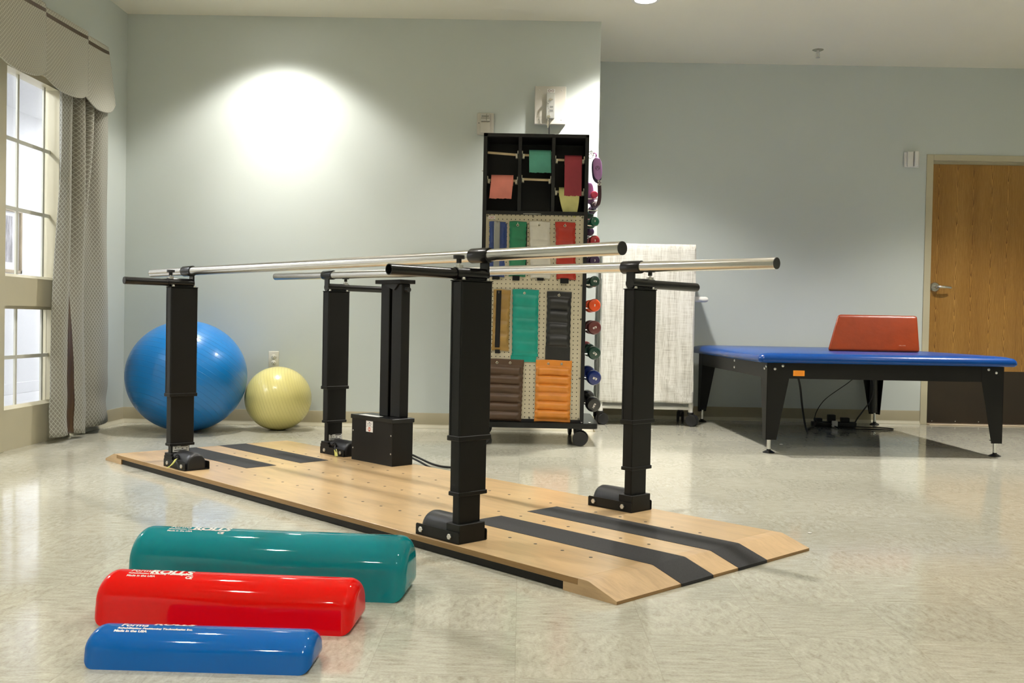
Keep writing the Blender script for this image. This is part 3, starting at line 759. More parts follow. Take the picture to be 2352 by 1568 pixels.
post(-2.660, .016, -1, .140, .363, .853, .104, RV1, (-.186, .128), .9295, cable=1, label=True)
post(-2.632, .829, -1, .201, .372, .862, .104, RV2, (1.217, .832), .9455, cable=2, label=True)
for v, u0, z0, u1, z1 in ((RV1, -.100, .9305, -3.047, .929), (RV2, -.073, .9295, -3.145, .948)):
    h = G().cyl((u0, v, z0), (u1, v, z1), .0192, 40).obj('handrail', M_steel, PB, ang=40)
    G().cyl((u0, v, z0), (u0 + .003, v, z0), .0188, 30).obj('end_cap', M_cap, h)
    G().cyl((u1, v, z1), (u1 - .003, v, z1), .0188, 30).obj('end_cap', M_cap, h)

# control pedestal standing on the platform
CP = thing('control_pedestal', 'black metal control box with a tall black column, standing on the wooden platform', 'control box', tuple(PB.matrix_world.translation), math.radians(-45.57))
CP.location = (0.259, 2.553, 0)
g = G(); g.box(-2.385, -2.058, .828, .948, TP, .246, bev=.001); g.obj('box_body', M_black, CP)
g = G(); g.box(-2.390, -2.052, .823, .953, .243, .2635, bev=.002); lid = g.obj('lid', M_blackg, CP)
G().box(-2.335, -2.19, .832, .872, .2636, .2640).obj('instruction_card', M_label, lid)
for u in (-2.374, -2.07):
    for z in (.10, .185): G().sphere((u, .828, z), (.004, .002, .004), u=10, v=6).obj('screw', M_bolt, CP)
l = G().box(-2.266, -2.212, .8272, .828, .188, .2405, bev=.0002).obj('warning_label', M_label, CP)
g = G(); g.box(-2.268, -2.21, .8268, .8275, .2135, .2145); g.box(-2.243, -2.234, .8269, .8274, .231, .235)
for z, a, b in ((.226, -2.258, -2.220), (.219, -2.258, -2.250), (.219, -2.244, -2.226)): g.box(a, b, .8269, .8274, z, z + .002)
g.obj('label_print', M_ink, l)
g = G(); g.torus((-2.239, .8270, .201), .0095, .0010, 'y'); g.prism([(-2.245, .2085), (-2.233, .2085), (-2.239, .2025)], 'y', .8268, .8272); g.prism([(-2.247, .1925), (-2.231, .1925), (-2.239, .1995)], 'y', .8268, .8272); g.box(-2.249, -2.229, .8268, .8272, .2003, .2017)
g.obj('label_emblem', M_redink, l)
zc0, zc1 = .2635, .897
g = G()
g.box(-2.262, -2.110, .944, .950, zc0, zc1); g.box(-2.262, -2.195, .900, .950, zc0, zc1, bev=.002); g.box(-2.176, -2.098, .900, .950, zc0, zc1, bev=.003)
g.obj('column', M_black, CP)
g = G(); g.box(-2.285, -2.085, .880, .970, zc1, zc1 + .019, bev=.0015); pl = g.obj('top_plate', M_black, CP)
g = G(); g.prism([(-2.24, zc1), (-2.12, zc1), (-2.15, zc1 - .03), (-2.18, zc1 - .022)], 'y', .893, .899); g.obj('cable_bracket', M_rubber, pl)
g = G(); g.lathe([(0, 0), (.012, 0), (.012, .022), (0, .022)], (-2.098, .925, zc1 - .028), 'x', 14); g.obj('side_switch', M_cap, pl)

# cords running from the pedestal over the floor
for cp in ([(-.545, 5.02, .045), (-.51, 5.02, .030), (-.44, 4.95, .012), (-.37, 4.88, .007), (-.30, 4.90, .007), (-.26, 5.15, .007), (-.27, 5.7, .007), (-.25, 6.2, .007), (-.24, 6.64, .007)],
           [(-.545, 5.01, .032), (-.50, 4.96, .020), (-.44, 4.86, .008), (-.395, 4.775, .007), (-.30, 4.70, .007), (-.22, 4.80, .007), (-.20, 5.3, .007), (-.22, 6.0, .007), (-.23, 6.5, .007)]):
    adopt(G().tube(crom(cp, 8), .0055, 8).obj('power_cord', M_rubber), CP)

# ------------------------------------------------------------------ half-round rolls
def half_roll(label, loc, rz, L, w, h, r, mat, txt, ts):
    t = thing('half_round_bolster', label, 'bolster', loc, rz)
    # half profile (y,z): flat bottom, slightly leaning sides, round top
    prof = []
    zs = h * .42
    prof.append((0, 0)); prof.append((0.0, 0)); 
    left = [(.0, .0), (w * .012, zs * .5), (w * .035, zs)]
    n = 26; cy, cz = w / 2, zs; rx, rz_ = w / 2 - w * .035, h - zs
    arc = [(cy - rx * math.cos(PI * k / n), cz + rz_ * math.sin(PI * k / n)) for k in range(n + 1)]
    right = [(w - w * .012, zs * .5), (w, 0)]
    prof = left[:2] + arc + right
    prof += [(w * (1 - k / 6), 0) for k in range(1, 6)]
    rings = []
    def ring(x, ins):
        sy = (w / 2 - ins) / (w / 2); sz = (h / 2 - ins) / (h / 2)
        return [(x, w / 2 + (y - w / 2) * sy, max(0.0, h / 2 + (z - h / 2) * sz)) for y, z in prof]
    for k in range(9):
        a = PI / 2 * (1 - k / 8); rings.append(ring(r * (1 - math.sin(a)), r * (1 - math.cos(a)) * .98))
    for k in range(1, 24): rings.append(ring(r + (L - 2 * r) * k / 24, 0))
    for k in range(9):
        a = PI / 2 * k / 8; rings.append(ring(L - r * (1 - math.sin(a)), r * (1 - math.cos(a)) * .98))
    g = G(); g.ring_sweep(rings); body = g.obj('body', mat, t, ang=42)
    # printed words wrapped over the top, reading from the front
    def wrap(x, s):   # s = arc distance from the top ridge towards the front
        an = PI / 2; step = 0; s_abs = abs(s); sgn = 1 if s > 0 else -1; acc = 0
        while acc < s_abs:
            d = .01; acc += math.hypot(rx * math.sin(an) * d, rz_ * math.cos(an) * d); an -= sgn * d
        y = cy - rx * math.cos(an); z = cz + rz_ * math.sin(an)
        ny, nz = -math.cos(an) / rx, math.sin(an) / rz_; q = math.hypot(ny, nz)
        return Vector((x, y + ny / q * .0006, z + nz / q * .0006))
    for body_t, size, ox, os, bold in txt:
        me = text_polys(body_t, size, bold)
        bmt = bmesh.new(); bmt.from_mesh(me)
        bmesh.ops.subdivide_edges(bmt, edges=[e for e in bmt.edges if e.calc_length() > size * .2], cuts=2)
        bmesh.ops.triangulate(bmt, faces=bmt.faces[:])
        for v in bmt.verts: v.co = wrap(ox + v.co.x, os - v.co.y)
        bmt.to_mesh(me); bmt.free(); me.materials.clear(); me.materials.append(M_print); me.name = 'printed_text'
        o = bpy.data.objects.new('printed_text', me); COL.objects.link(o); o.parent = body
    return t
half_roll('large teal half-round vinyl bolster on the floor, farthest of the three', (-1.030, 2.580, 0), -.075, .745, .200, .152, .034, M_rg,
          [('Forma', .022, .085, .006, .0003), ('ROLLS', .036, .150, .016, .0016), ('Rehabilitation Positioning Technologies Inc.', .009, .085, .018, .0003), ('Made in the USA', .010, .085, .030, .0003), ('CE', .014, .225, .034, .0006)], 1)
half_roll('red half-round vinyl bolster on the floor between the teal and the blue one', (-.990, 2.287, 0), -.060, .618, .165, .1115, .030, M_rr,
          [('Forma', .022, .062, .008, .0003), ('ROLLS', .036, .112, .016, .0016), ('Rehabilitation Positioning Technologies Inc.', .009, .062, .020, .0003), ('Made in the USA', .010, .062, .032, .0003), ('CE', .014, .205, .034, .0006)], 1)
half_roll('small blue half-round vinyl bolster on the floor, nearest the camera', (-.889, 2.006, 0), -.022, .475, .130, .072, .026, M_rb,
          [('Forma', .022, .060, .006, .0006), ('ROLLS', .030, .125, -.006, .0012), ('Rehabilitation Positioning Technologies Inc.', .009, .058, .018, .0005), ('Made in the USA', .010, .054, .029, .0005)], 1)

# ------------------------------------------------------------------ exercise balls
def ball(label, c, rxy, rz, mat):
    g = G(); vs = bmesh.ops.create_uvsphere(g.bm, u_segments=72, v_segments=48, radius=1)['verts']
    for v in vs:
        z = v.co.z
        zz = rz * z
        q = max(0.0, -z - .93) / .07
        v.co = Vector((v.co.x * rxy, v.co.y * rxy, rz + zz))
        if v.co.z < .004: v.co.z = 0.0 + .0
    o = g.obj('exercise_ball', mat, ang=180, loc=c); 
    return tag(o, label, 'exercise ball')
# object-space patterns are centred on the ball
def ball2(label, c, rxy, rz, mat):
    g = G(); vs = bmesh.ops.create_uvsphere(g.bm, u_segments=72, v_segments=48, radius=1)['verts']
    for v in vs:
        v.co = Vector((v.co.x * rxy, v.co.y * rxy, max(-rz + .0035, rz * v.co.z)))
    o = g.obj('exercise_ball', mat, ang=180, loc=(c[0], c[1], rz - .0035)); return tag(o, label, 'exercise ball')
ball2('large blue exercise ball resting in the corner behind the bars', (-2.112, 6.262), .3700, .3500, M_ballb)
ball2('smaller pale yellow exercise ball beside the large blue one', (-1.572, 6.432), .2130, .2060, M_bally)

# ------------------------------------------------------------------ curtain and valance
def smooth(t): return t * t * (3 - 2 * t)
def curtain():
    t = thing('curtain_panel', 'long quilted taupe curtain with a brown stripe hanging beside the window', 'curtain', (X0, 5.87, 0))
    # fold shape: control points along the cloth at top and at the bottom (x out of wall, y along wall)
    top = [(.070, -.275), (.112, -.250), (.100, -.215), (.020, -.190), (.012, -.140), (.095, -.100), (.112, -.070), (.030, -.050), (.015, -.010), (.095, .010), (.112, .040), (.030, .065), (.012, .110), (.090, .150), (.110, .200), (.098, .270), (.060, .320), (.010, .335)]
    bot = [(.060, -.372), (.112, -.345), (.126, -.300), (.112, -.255), (.108, -.200), (.122, -.150), (.132, -.110), (.120, -.055), (.040, -.025), (.022, .010), (.060, .070), (.112, .130), (.125, .200), (.112, .270), (.085, .340), (.045, .390), (.012, .400)]
    bot.insert(9, (.030, -.008))
    ct = crom([(a, b, 0) for a, b in top], 8); cb = crom([(a, b, 0) for a, b in bot], 8); n = len(ct) - 1
    L = [0]
    for a, b in zip(cb, cb[1:]): L.append(L[-1] + (b - a).length)
    z1 = 2.10
    def fn(i, j):
        k = round(i * n); s = smooth(min(1, max(0, (1 - j) * 1.15 - .05))); p = ct[k].lerp(cb[k], s)
        z0 = .030 + .012 * math.sin(i * 9) + (.018 if i > .55 else 0)
        z = z0 + (z1 - z0) * j
        wr = .010 * math.sin(z * 26 + i * 7) * max(0, 1 - z / .45) * (1 if i > .5 else .35)
        return (p.x + wr + .004 * math.sin(z * 5 + i * 20), p.y + .35 * wr, z)
    g = G(); g.grid(fn, n, 64, uvfn=lambda i, j: (L[round(i * n)], (1 - j) * 2.07))
    g.obj('cloth', M_cur, t, ang=80, solid=.004)
    # brown stripe let into the leading fold, widening downwards
    a0, a1 = .155, .262
    k0 = int(a0 * n); k1 = int(a1 * n)
    def fs(i, j):
        wj = .08 + .92 * smooth(min(1, max(0, (1 - j))))
        c = (a0 + a1) / 2; a = c + (i - .5) * (a1 - a0) * wj; q = a * n; k = int(q); f = q - k
        zz = .032 + (1.22 - .032) * j; jj = (zz - .03) / (z1 - .03)
        p0 = Vector(fn(k / n, jj)); p1 = Vector(fn(min(n, k + 1) / n, jj)); p = p0.lerp(p1, f)
        p0z = p; return (p0z.x + .0034, p0z.y - .001, zz if j > .01 else fn(k / n, 0)[2])
    g = G(); g.grid(fs, 6, 50); g.obj('stripe', M_brown, t, ang=80, solid=.0012)
curtain()
def valance():
    t = thing('valance', 'scalloped quilted silver valance with a brown band above the window', 'valance', (X0, 5.0, 0))
    ys = [(-1.35, -.81), (-.81, -.29), (-.29, .232), (.232, .742), (.742, 1.172)]
    zt = 2.352
    for q, (a, b) in enumerate(ys):
        last = q == len(ys) - 1
        def fn(i, j, a=a, b=b, last=last):
            # i along the window, j from the hem 0 to the top 1
            e = abs(2 * i - 1)
            zb = 1.934 + .062 * e ** 2.6 + (.028 * i ** 3 if last else 0)
            z = zb + (zt - zb) * j
            off = .118 + (.030 * i if not last else .014 * i) + .016 * math.sin(PI * i) ** .7 * (1 - j) ** .5 + .006 * (1 - j)
            off += .0035 * math.sin(i * 11 + j * 3) * (1 - j)
            y = a + (b - a) * i * ((1 - .255 * j) if last else 1) + (.006 * (1 - j) if not last else 0)
            return (off, y, z)
        g = G(); g.grid(fn, 36, 54, uvfn=lambda i, j, a=a, b=b: (a + (b - a) * i - .10 * j * i, (1 - j) * .42 - .012 * math.sin(PI * i)), mfn=lambda i, j: 1 if .863 < j < .935 else 0)
        g.obj('scallop', [M_val, M_brown], t, ang=80, solid=.005)
    G().box(.0, .112, -1.33, 1.04, 2.325, 2.345, bev=.002).obj('board', M_white, t)
    def fr(i, j):
        zb = 2.03 + .02 * (1 - i)
        return (.003 + .126 * i, .742 + .43 * (1 - .255 * j) - .004 - .03 * (1 - i) * (1 - j), zb + (zt - zb) * j)
    g = G(); g.grid(fr, 10, 40, uvfn=lambda i, j: (i * .13, (1 - j) * .4), mfn=lambda i, j: 1 if .863 < j < .935 else 0)
    g.obj('return_flap', [M_val, M_brown], t, ang=80, solid=.004)
valance()

# ------------------------------------------------------------------ equipment rack
RY = 5.88
RK = thing('equipment_rack', 'black wheeled rack with a perforated board, hung with cuff weights and bands', 'rack', (.066, RY, 0))
xl, xr = -.311, .311     # outer frame, local
D = .60
g = G()
g.box(xl, xl + .022, 0, D, .136, 1.838, bev=.001); g.box(xr - .022, xr, 0, D, .136, 1.838, bev=.001)
g.box(xl, xr, 0, D, 1.818, 1.838, bev=.001)
g.obj('frame', M_rack, RK)
g = G(); g.box(xl + .022, xr - .022, 0, .26, 1.362, 1.383, bev=.001); g.obj('shelf', M_rack, RK)
G().box(xl + .022, xr - .022, .255, .262, 1.383, 1.818).obj('back_panel', M_rack, RK)
for x in (-.105, .093): G().box(x, x + .020, 0, .255, 1.383, 1.818, bev=.001).obj('divider', M_rack, RK)
G().box(xl + .022, xr - .022, .012, .018, .150, 1.362).obj('perforated_panel', M_peg, RK)
G().box(xl + .022, xr - .022, .020, .040, .136, 1.362).obj('panel_backing', M_rack, RK)
g = G(); g.box(xl + .022, xr - .022, .004, .016, .136, .154, bev=.001); g.obj('bottom_trim', M_rack, RK)
g = G(); q = .04; X_, Y_, y_ = .395, .66, -.025
pl = []
for cx, cy, a0 in ((X_ - q, y_ + q, -90), (X_ - q, Y_ - q, 0), (-X_ + q, Y_ - q, 90), (-X_ + q, y_ + q, 180)):
    for k in range(7): a = math.radians(a0 + 15 * k); pl.append((cx + q * math.cos(a), cy + q * math.sin(a)))
g.prism(pl, 'z', .104, .136); g.obj('base_board', M_blackg, RK)
for x, z in ((xr - .012, .1405), (.345, .1385), (.352, .1385)): G().sphere((x, -.004 if x < .33 else .02, z), (.006, .006, .003), u=10, v=6).obj('screw', M_bolt, RK)
def caster(parent, x, y, r, ang, zt, name='caster'):
    g = G(); g.cyl((0, 0, zt - .012), (0, 0, zt), r * .55, 18); g.cyl((0, 0, r * 1.2), (0, 0, zt - .01), r * .35, 14)
    g.prism([(-r * .2, zt - .012), (r * .75, zt - .014), (r * .95, r * 1.5), (r * .6, r), (-r * .3, r * 1.1)], 'y', -r * .16, r * .16)
    Mx = Matrix.Translation((x, y, 0)) @ Matrix.Rotation(ang, 4, 'Z'); g.xform(Mx); c = g.obj(name, M_rubber, parent)
    for s in (-1, 1):
        g = G(); a, b = s * r * .18, s * r * .62
        g.lathe([(0, 0), (r * .80, 0), (r * .97, (b - a) * .12), (r, (b - a) * .25), (r, (b - a) * .8), (r * .94, b - a), (r * .86, (b - a) * .97), (r * .80, (b - a) * .90), (0, (b - a) * .86)], (r * .35, a, r), 'y', 32)
        g.xform(Mx); g.obj('wheel', M_rubber, c, ang=35)
for x, y, a in ((.28, .02, 1.1 - .9), (-.30, .02, .4), (.28, .58, 2.0), (-.30, .58, 1.4)): caster(RK, x, y, .045, a - .35, .105)
lg = G().box(-.275, -.235, .0105, .012, 1.333, 1.352, bev=.0002).obj('maker_sticker', M_label, RK)
g = G(); g.torus((-.262, .0100, 1.3425), .0060, .0007, 'y'); g.torus((-.248, .0100, 1.3425), .0060, .0007, 'y'); g.box(-.267, -.243, .0098, .0104, 1.342, 1.343); g.obj('sticker_emblem', M_redink, lg)
g = G()
for x in (-.281, -.01, .281):
    for z in (1.352, .160): g.torus((x, .011, z), .004, .0015, 'y', seg=12, ss=6)
for z in (.95, .75, .40): g.torus((.283, .011, z), .004, .0015, 'y', seg=12, ss=6)
g.obj('panel_screw', M_rubber, RK)
g = G(); g.box(-.07, .035, -.001, .001, 1.3655, 1.368); g.obj('edge_scuff', M_bolt, RK)
# dowels and their brackets: x0,x1,z (local)
DW = [(-.288, -.105, 1.731, 1.720), (-.085, .093, 1.720, 1.718), (.113, .289, 1.695, 1.693), (-.288, -.105, 1.568, 1.566), (-.085, .093, 1.577, 1.574), (.113, .289, 1.506, 1.504)]
for i, (a, b, z0, z1) in enumerate(DW):
    o = G().cyl((a + .001, .05, z0), (b - .001, .05, z1), .0075, 16).obj('dowel_rod', M_dowel, RK, ang=40)
    for x, s, z in ((a, 1, z0), (b, -1, z1)):
        if i == 0 and s == 1: continue
        g = G(); x0, x1 = sorted((x, x + s * .016)); g.box(x0, x1, .030, .070, z - .020, z + .004, bev=.001); xa, xb = sorted((x, x + s * .006)); g.box(xa, xb, .030, .070, z - .020, z + .022, bev=.001)
        g.obj('rod_bracket', M_ivory, o)

# bands hanging from the rods
def band(label, rod, x0, x1, zb, mat, rr, lean=0, taper=None, fold=None, front=0.0):
    """world coordinates; roll of latex around a dowel with a loose end hanging in front"""
    zr = rod; y = RY + .05
    t = thing('exercise_band_roll', label, 'exercise band', ((x0 + x1) / 2, y, zr)); w = (x1 - x0)
    g = G(); g.lathe([(.0085, -w / 2), (rr, -w / 2 + .001), (rr, w / 2 - .001), (.0085, w / 2)], (0, 0, 0), 'x', 32); g.obj('roll', mat, t, ang=40)
    hgt = zr - zb
    def fn(i, j):
        # j 0 top (on roll), 1 bottom
        if j < .2:
            a = PI / 2 * (j / .2); yy, zz = -(rr + .0012) * math.sin(a), (rr + .0012) * math.cos(a)
        else:
            s = (j - .2) / .8; yy = -(rr + .0012) - front * s - .004 * math.sin(s * 5 + i * 2); zz = -hgt * s
        ww = w * (1 - (taper or 0) * max(0, (j - .3) / .7) ** 1.5)
        x = (i - .5) * ww + lean * max(0, j - .2)
        if fold and j > .5: yy -= fold * math.sin(i * PI * 3) * (j - .5); 
        if j > .98: zz += .0012 * math.sin(i * 19) + .001 * math.sin(i * 37)
        return (x, yy, zz)
    g = G(); g.grid(fn, 28, 40); g.obj('loose_end', mat, t, ang=80, solid=.0009)
band('sea green latex band roll in the middle top compartment of the rack', 1.719, .024, .155, 1.612, BND['seagreen'], .030, lean=.004, front=.004)
band('salmon pink latex band roll in the left compartment of the rack', 1.567, -.198, -.066, 1.455, BND['pink'], .031, lean=-.012, front=.004)
band('dark red latex band roll in the right compartment of the rack', 1.694, .235, .338, 1.478, BND['maroon'], .027, lean=.001, front=.012)
band('pale yellow latex band hanging lowest, below the dark red one in the rack', 1.505, .205, .325, 1.350, BND['yellow'], .026, lean=.012, taper=.45, fold=.018, front=.006)

# cuff weights on hooks
def cuff(label, x0, x1, z0, z1, mat, n, groms, depth=.020, lean=0, strap=None, tail=None, seam=.13, flat=0.0, foot=0.0, sway=0.0):
    w, h = x1 - x0, z1 - z0; t = thing('cuff_weight', label, 'cuff weight', ((x0 + x1) / 2, RY + .010, z1)); yb = -.004
    top = .085 if n < 6 else .11; bot = foot
    def edge(j): return .0035 * math.cos(2 * PI * n * (j - top) / (1 - top - bot)) * (1 if top < j < 1 - bot else 0)
    def fn(i, j):
        x = (i - .5) * (w - 2 * abs(edge(j))) + lean * j + sway * math.sin(PI * j)
        b = 0
        if top < j < 1 - bot:
            f = ((j - top) / (1 - top - bot) * n) % 1
            ex = min(i, 1 - i); e = min(1, max(0, (ex - .03) / seam)); e = math.sin(e * PI / 2)
            b = depth * (max(0, math.sin(PI * f)) ** .55) * e
            b *= (1 - flat)
            b += .0012 * math.sin(5 * i + 2.2 * n * j) * e
        return (x, yb - .004 - b - .002 * math.sin(j * 4), -h * j + .002 * math.sin(i * 5))
    g = G(); N, Mj = 30, max(60, n * 14)
    g.grid(fn, N, Mj)
    # back face and rim
    vsb = list(g.bm.verts)
    body = g.obj('pocket_panel', mat, t, ang=80, solid=0)
    md = body.modifiers.new('solid', 'SOLIDIFY'); md.thickness = .004; md.offset = -1
    for gx in groms:
        lx = gx - (x0 + x1) / 2
        gz = -.022
        G().torus((lx, yb - .0062, gz), .0062, .0018, 'y', seg=20, ss=8).obj('grommet', M_brass, t, ang=80)
        g = G(); g.cyl((lx, yb - .0052, gz), (lx, yb - .0058, gz), .0048, 16); g.obj('grommet_hole', M_ink, t)
    if strap:
        a, b, sz0, sz1, m = strap
        cx = (x0 + x1) / 2; g = G()
        g.grid(lambda i, j: (a - cx + (b - a) * i + lean * j * .8, yb - .010 - depth * .9 - .003 * math.sin(j * 6), (sz1 - z1) + (sz0 - sz1) * j), 4, 20)
        g.obj('strap', m, t, ang=80, solid=.003)
    if tail:
        for (a, b, q0, q1, m, dy) in tail:
            cx = (x0 + x1) / 2; g = G()
            g.box(a - cx, b - cx, dy, dy + .004, q0 - z1, q1 - z1, bev=.001); g.obj('strap_end', m, t)
    return t
cx_ = .066
M_vgrey = V['grey']
cuff('blue vinyl cuff weight with a grey strap, top left on the rack board', -.203, -.106, .992, 1.318, V['blue'], 3, [], depth=.012, strap=(-.174, -.139, 1.02, 1.318, plain('grey_webbing', (.27, .28, .27), .8, var=.2, bump=.5, bscale=500)), tail=[(-.112, -.098, 1.16, 1.306, V['blue'], -.004), (-.18, -.135, .976, .995, M_velcro, -.012)])
cuff('green vinyl cuff weight in the top row between the blue and the white one', -.084, .018, .996, 1.321, V['green'], 4, [-.035], depth=.013, flat=.25, tail=[(-.06, -.018, .972, 1.0, M_velcro, -.014), (.014, .022, 1.02, 1.31, M_velcro, -.004)])
cuff('white vinyl cuff weight in the top row of the rack board', .034, .156, .988, 1.323, V['white'], 4, [.092], depth=.012, flat=.45, lean=.010, tail=[(.085, .125, .974, .99, M_velcro, -.012)])
cuff('red vinyl cuff weight at the right end of the top row', .186, .305, .984, 1.322, V['red'], 4, [.244], depth=.014, flat=.15, lean=.012, tail=[(.222, .272, .960, .990, M_velcro, -.014)])
cuff('mustard yellow vinyl cuff weight with a wide black strap, middle row', -.170, -.068, .556, .917, V['gold'], 4, [-.138], depth=.016, lean=-.006, foot=.07, strap=(-.152, -.123, .575, .912, M_velcro), tail=[(-.155, -.126, .540, .562, M_velcro, -.016)])
cuff('turquoise vinyl cuff weight in the middle row of the rack board', -.058, .098, .525, .921, V['teal'], 5, [.013], depth=.014, flat=.35, lean=.002, foot=.05, tail=[(-.062, .090, .492, .530, V['teal'], -.006)])
cuff('black vinyl cuff weight with padded pockets in the middle row', .146, .292, .503, .912, V['black'], 4, [.217], depth=.022, lean=-.003, foot=.20)
cuff('dark brown vinyl cuff weight with two grommets in the bottom row', -.227, .018, .140, .507, V['brown'], 6, [-.142, -.064], depth=.018, lean=-.008, seam=.08)
cuff('orange vinyl cuff weight with two grommets in the bottom row', .088, .302, .140, .506, V['orange'], 6, [.162, .241], depth=.020, lean=-.004, seam=.07, foot=.05)
g = G()
for x, z in ((-.035, 1.303), (.092, 1.303), (.244, 1.302), (-.156, 1.31), (-.138, .897), (.013, .897), (.217, .892), (-.142, .487), (-.064, .487), (.162, .486), (.241, .486)):
    lx = x - .066; g.tube(crom([(lx, .012, z + .001), (lx, -.016, z - .004), (lx, -.024, z), (lx, -.026, z + .010)], 4), .0016, 6)
g.obj('peg_hook', M_chrome, RK)

# dumbbells on side pegs
PEGS = []
def dumbbell(label, x, z, r, L, mat, hexa=False, txt=None, rot=0, y=5.94, dx=-.022, dz=.03, tsize=.018):
    t = thing('dumbbell', label, 'dumbbell', (x, y, z))
    seg = 6 if hexa else 32; hl = r * 1.25
    ax = Vector((dx, L, dz)).normalized(); R_ = Vector((0, 0, 1)).rotation_difference(ax).to_matrix().to_4x4()
    def head(s0, flip):
        g = G(); p = [(0, 0), (r * .62, 0), (r * .86, r * .08), (r, r * .30), (r, hl - r * .34), (r * .84, hl - r * .1), (r * .45, hl), (0, hl)]
        if flip: p = [(a, hl - b) for a, b in p][::-1]
        g.lathe([(a, b + s0) for a, b in p], (0, 0, 0), 'z', seg); g.xform(R_ @ Matrix.Rotation(.3, 4, 'Z')); return g
    head(0, False).obj('head', mat, t, ang=38 if not hexa else 50); head(L - hl, True).obj('head', mat, t, ang=38 if not hexa else 50)
    G().cyl(tuple(ax * (hl * .8)), tuple(ax * (L - hl * .8)), r * .40, 18).obj('handle', mat, t, ang=60)
    if txt:
        text_obj('weight_mark', txt, tsize, M_print, t, Matrix.Translation((0, -.0012, 0)) @ R_ @ Matrix.Rotation(-PI / 2, 4, 'X') @ FRONT @ Matrix.Rotation(rot, 4, 'Z'), bold=.0006)
    PEGS.append((x - .066, y - RY + L * .5, z + dz * .5))
    return t
dumbbell('bright pink one-pound dumbbell, topmost on the side of the rack', .418, 1.495, .0215, .10, DB['pink'], y=5.93, dz=-.01, dx=-.01)
dumbbell('plum purple hexagonal dumbbell with white lettering below the pink one', .424, 1.442, .0270, .11, DB['plum'], True, 'EXTRA\n  2', PI - .35, y=5.95, dz=-.035, dx=-.012, tsize=.013)
dumbbell('very dark green dumbbell tucked below the plum hexagonal one', .404, 1.392, .0240, .12, DB['darkgreen'], y=6.10, dz=-.01, dx=-.01)
dumbbell('glossy green dumbbell beside the top of the perforated board', .425, 1.337, .0285, .12, DB['green'], False, '2', .2, dz=-.01, tsize=.014)
dumbbell('violet dumbbell tucked behind and below the glossy green one', .409, 1.290, .0260, .12, DB['violet'], y=6.10, dz=-.01)
dumbbell('red dumbbell on the side of the rack just above the steel handrail', .428, 1.222, .0315, .13, DB['red'], False, '3', .2, dz=-.005, tsize=.016)
dumbbell('dark violet dumbbell seen between the two steel handrails', .429, 1.103, .0330, .14, DB['violet'], False, '3', .2, dz=.0, tsize=.016)
dumbbell('dark green dumbbell just below the steel handrails', .433, .979, .0325, .15, DB['forest'], False, '4LB', .3, dz=-.006, tsize=.014, dx=-.028)
dumbbell('bright orange dumbbell on the side of the rack', .434, .836, .0385, .15, DB['orange'], False, '5', .2, dz=-.004, tsize=.018)
dumbbell('maroon dumbbell on the side of the rack below the orange one', .437, .702, .0420, .15, DB['maroon'], False, '6LB', -.3, dz=.004, tsize=.016)
dumbbell('forest green dumbbell on the side of the rack above the blue one', .441, .548, .0395, .16, DB['forest'], False, '7LB', .9, dz=.020, dx=-.032)
dumbbell('maroon dumbbell behind the forest green one, only its rear showing', .400, .585, .0330, .12, DB['maroon'], y=6.11, dz=0)
dumbbell('shiny dark blue dumbbell near the bottom of the rack side', .444, .398, .0440, .17, DB['blue'], False, '8LB', .65, dz=.034, dx=-.045)
dumbbell('black ten-pound dumbbell at the bottom of the rack side', .443, .236, .0450, .17, DB['black'], False, '10LB', -.9, dz=.050, dx=-.045, tsize=.016)
g = G()
for x, y, z in PEGS:
    if z < 0: continue
    g.cyl((xr - .002, y, z - .016), (x + .02, y, z - .016), .004, 8)
g.obj('side_peg', M_chrome, RK)
g = G(); g.torus((xr + .012, .05, 1.72), .013, .0015, 'y'); g.torus((xr + .016, .055, 1.745), .010, .0015, 'x'); g.tube(crom([(xr, .03, 1.74), (xr + .02, .02, 1.745), (xr + .028, .02, 1.715)], 4), .002, 6); g.obj('side_hook', M_chrome, RK)
g = G()
for z in (1.62, 1.16): g.sphere((xl - .004, .03, z), (.006, .006, .004), u=10, v=6)
g.obj('side_knob', M_bolt, RK)

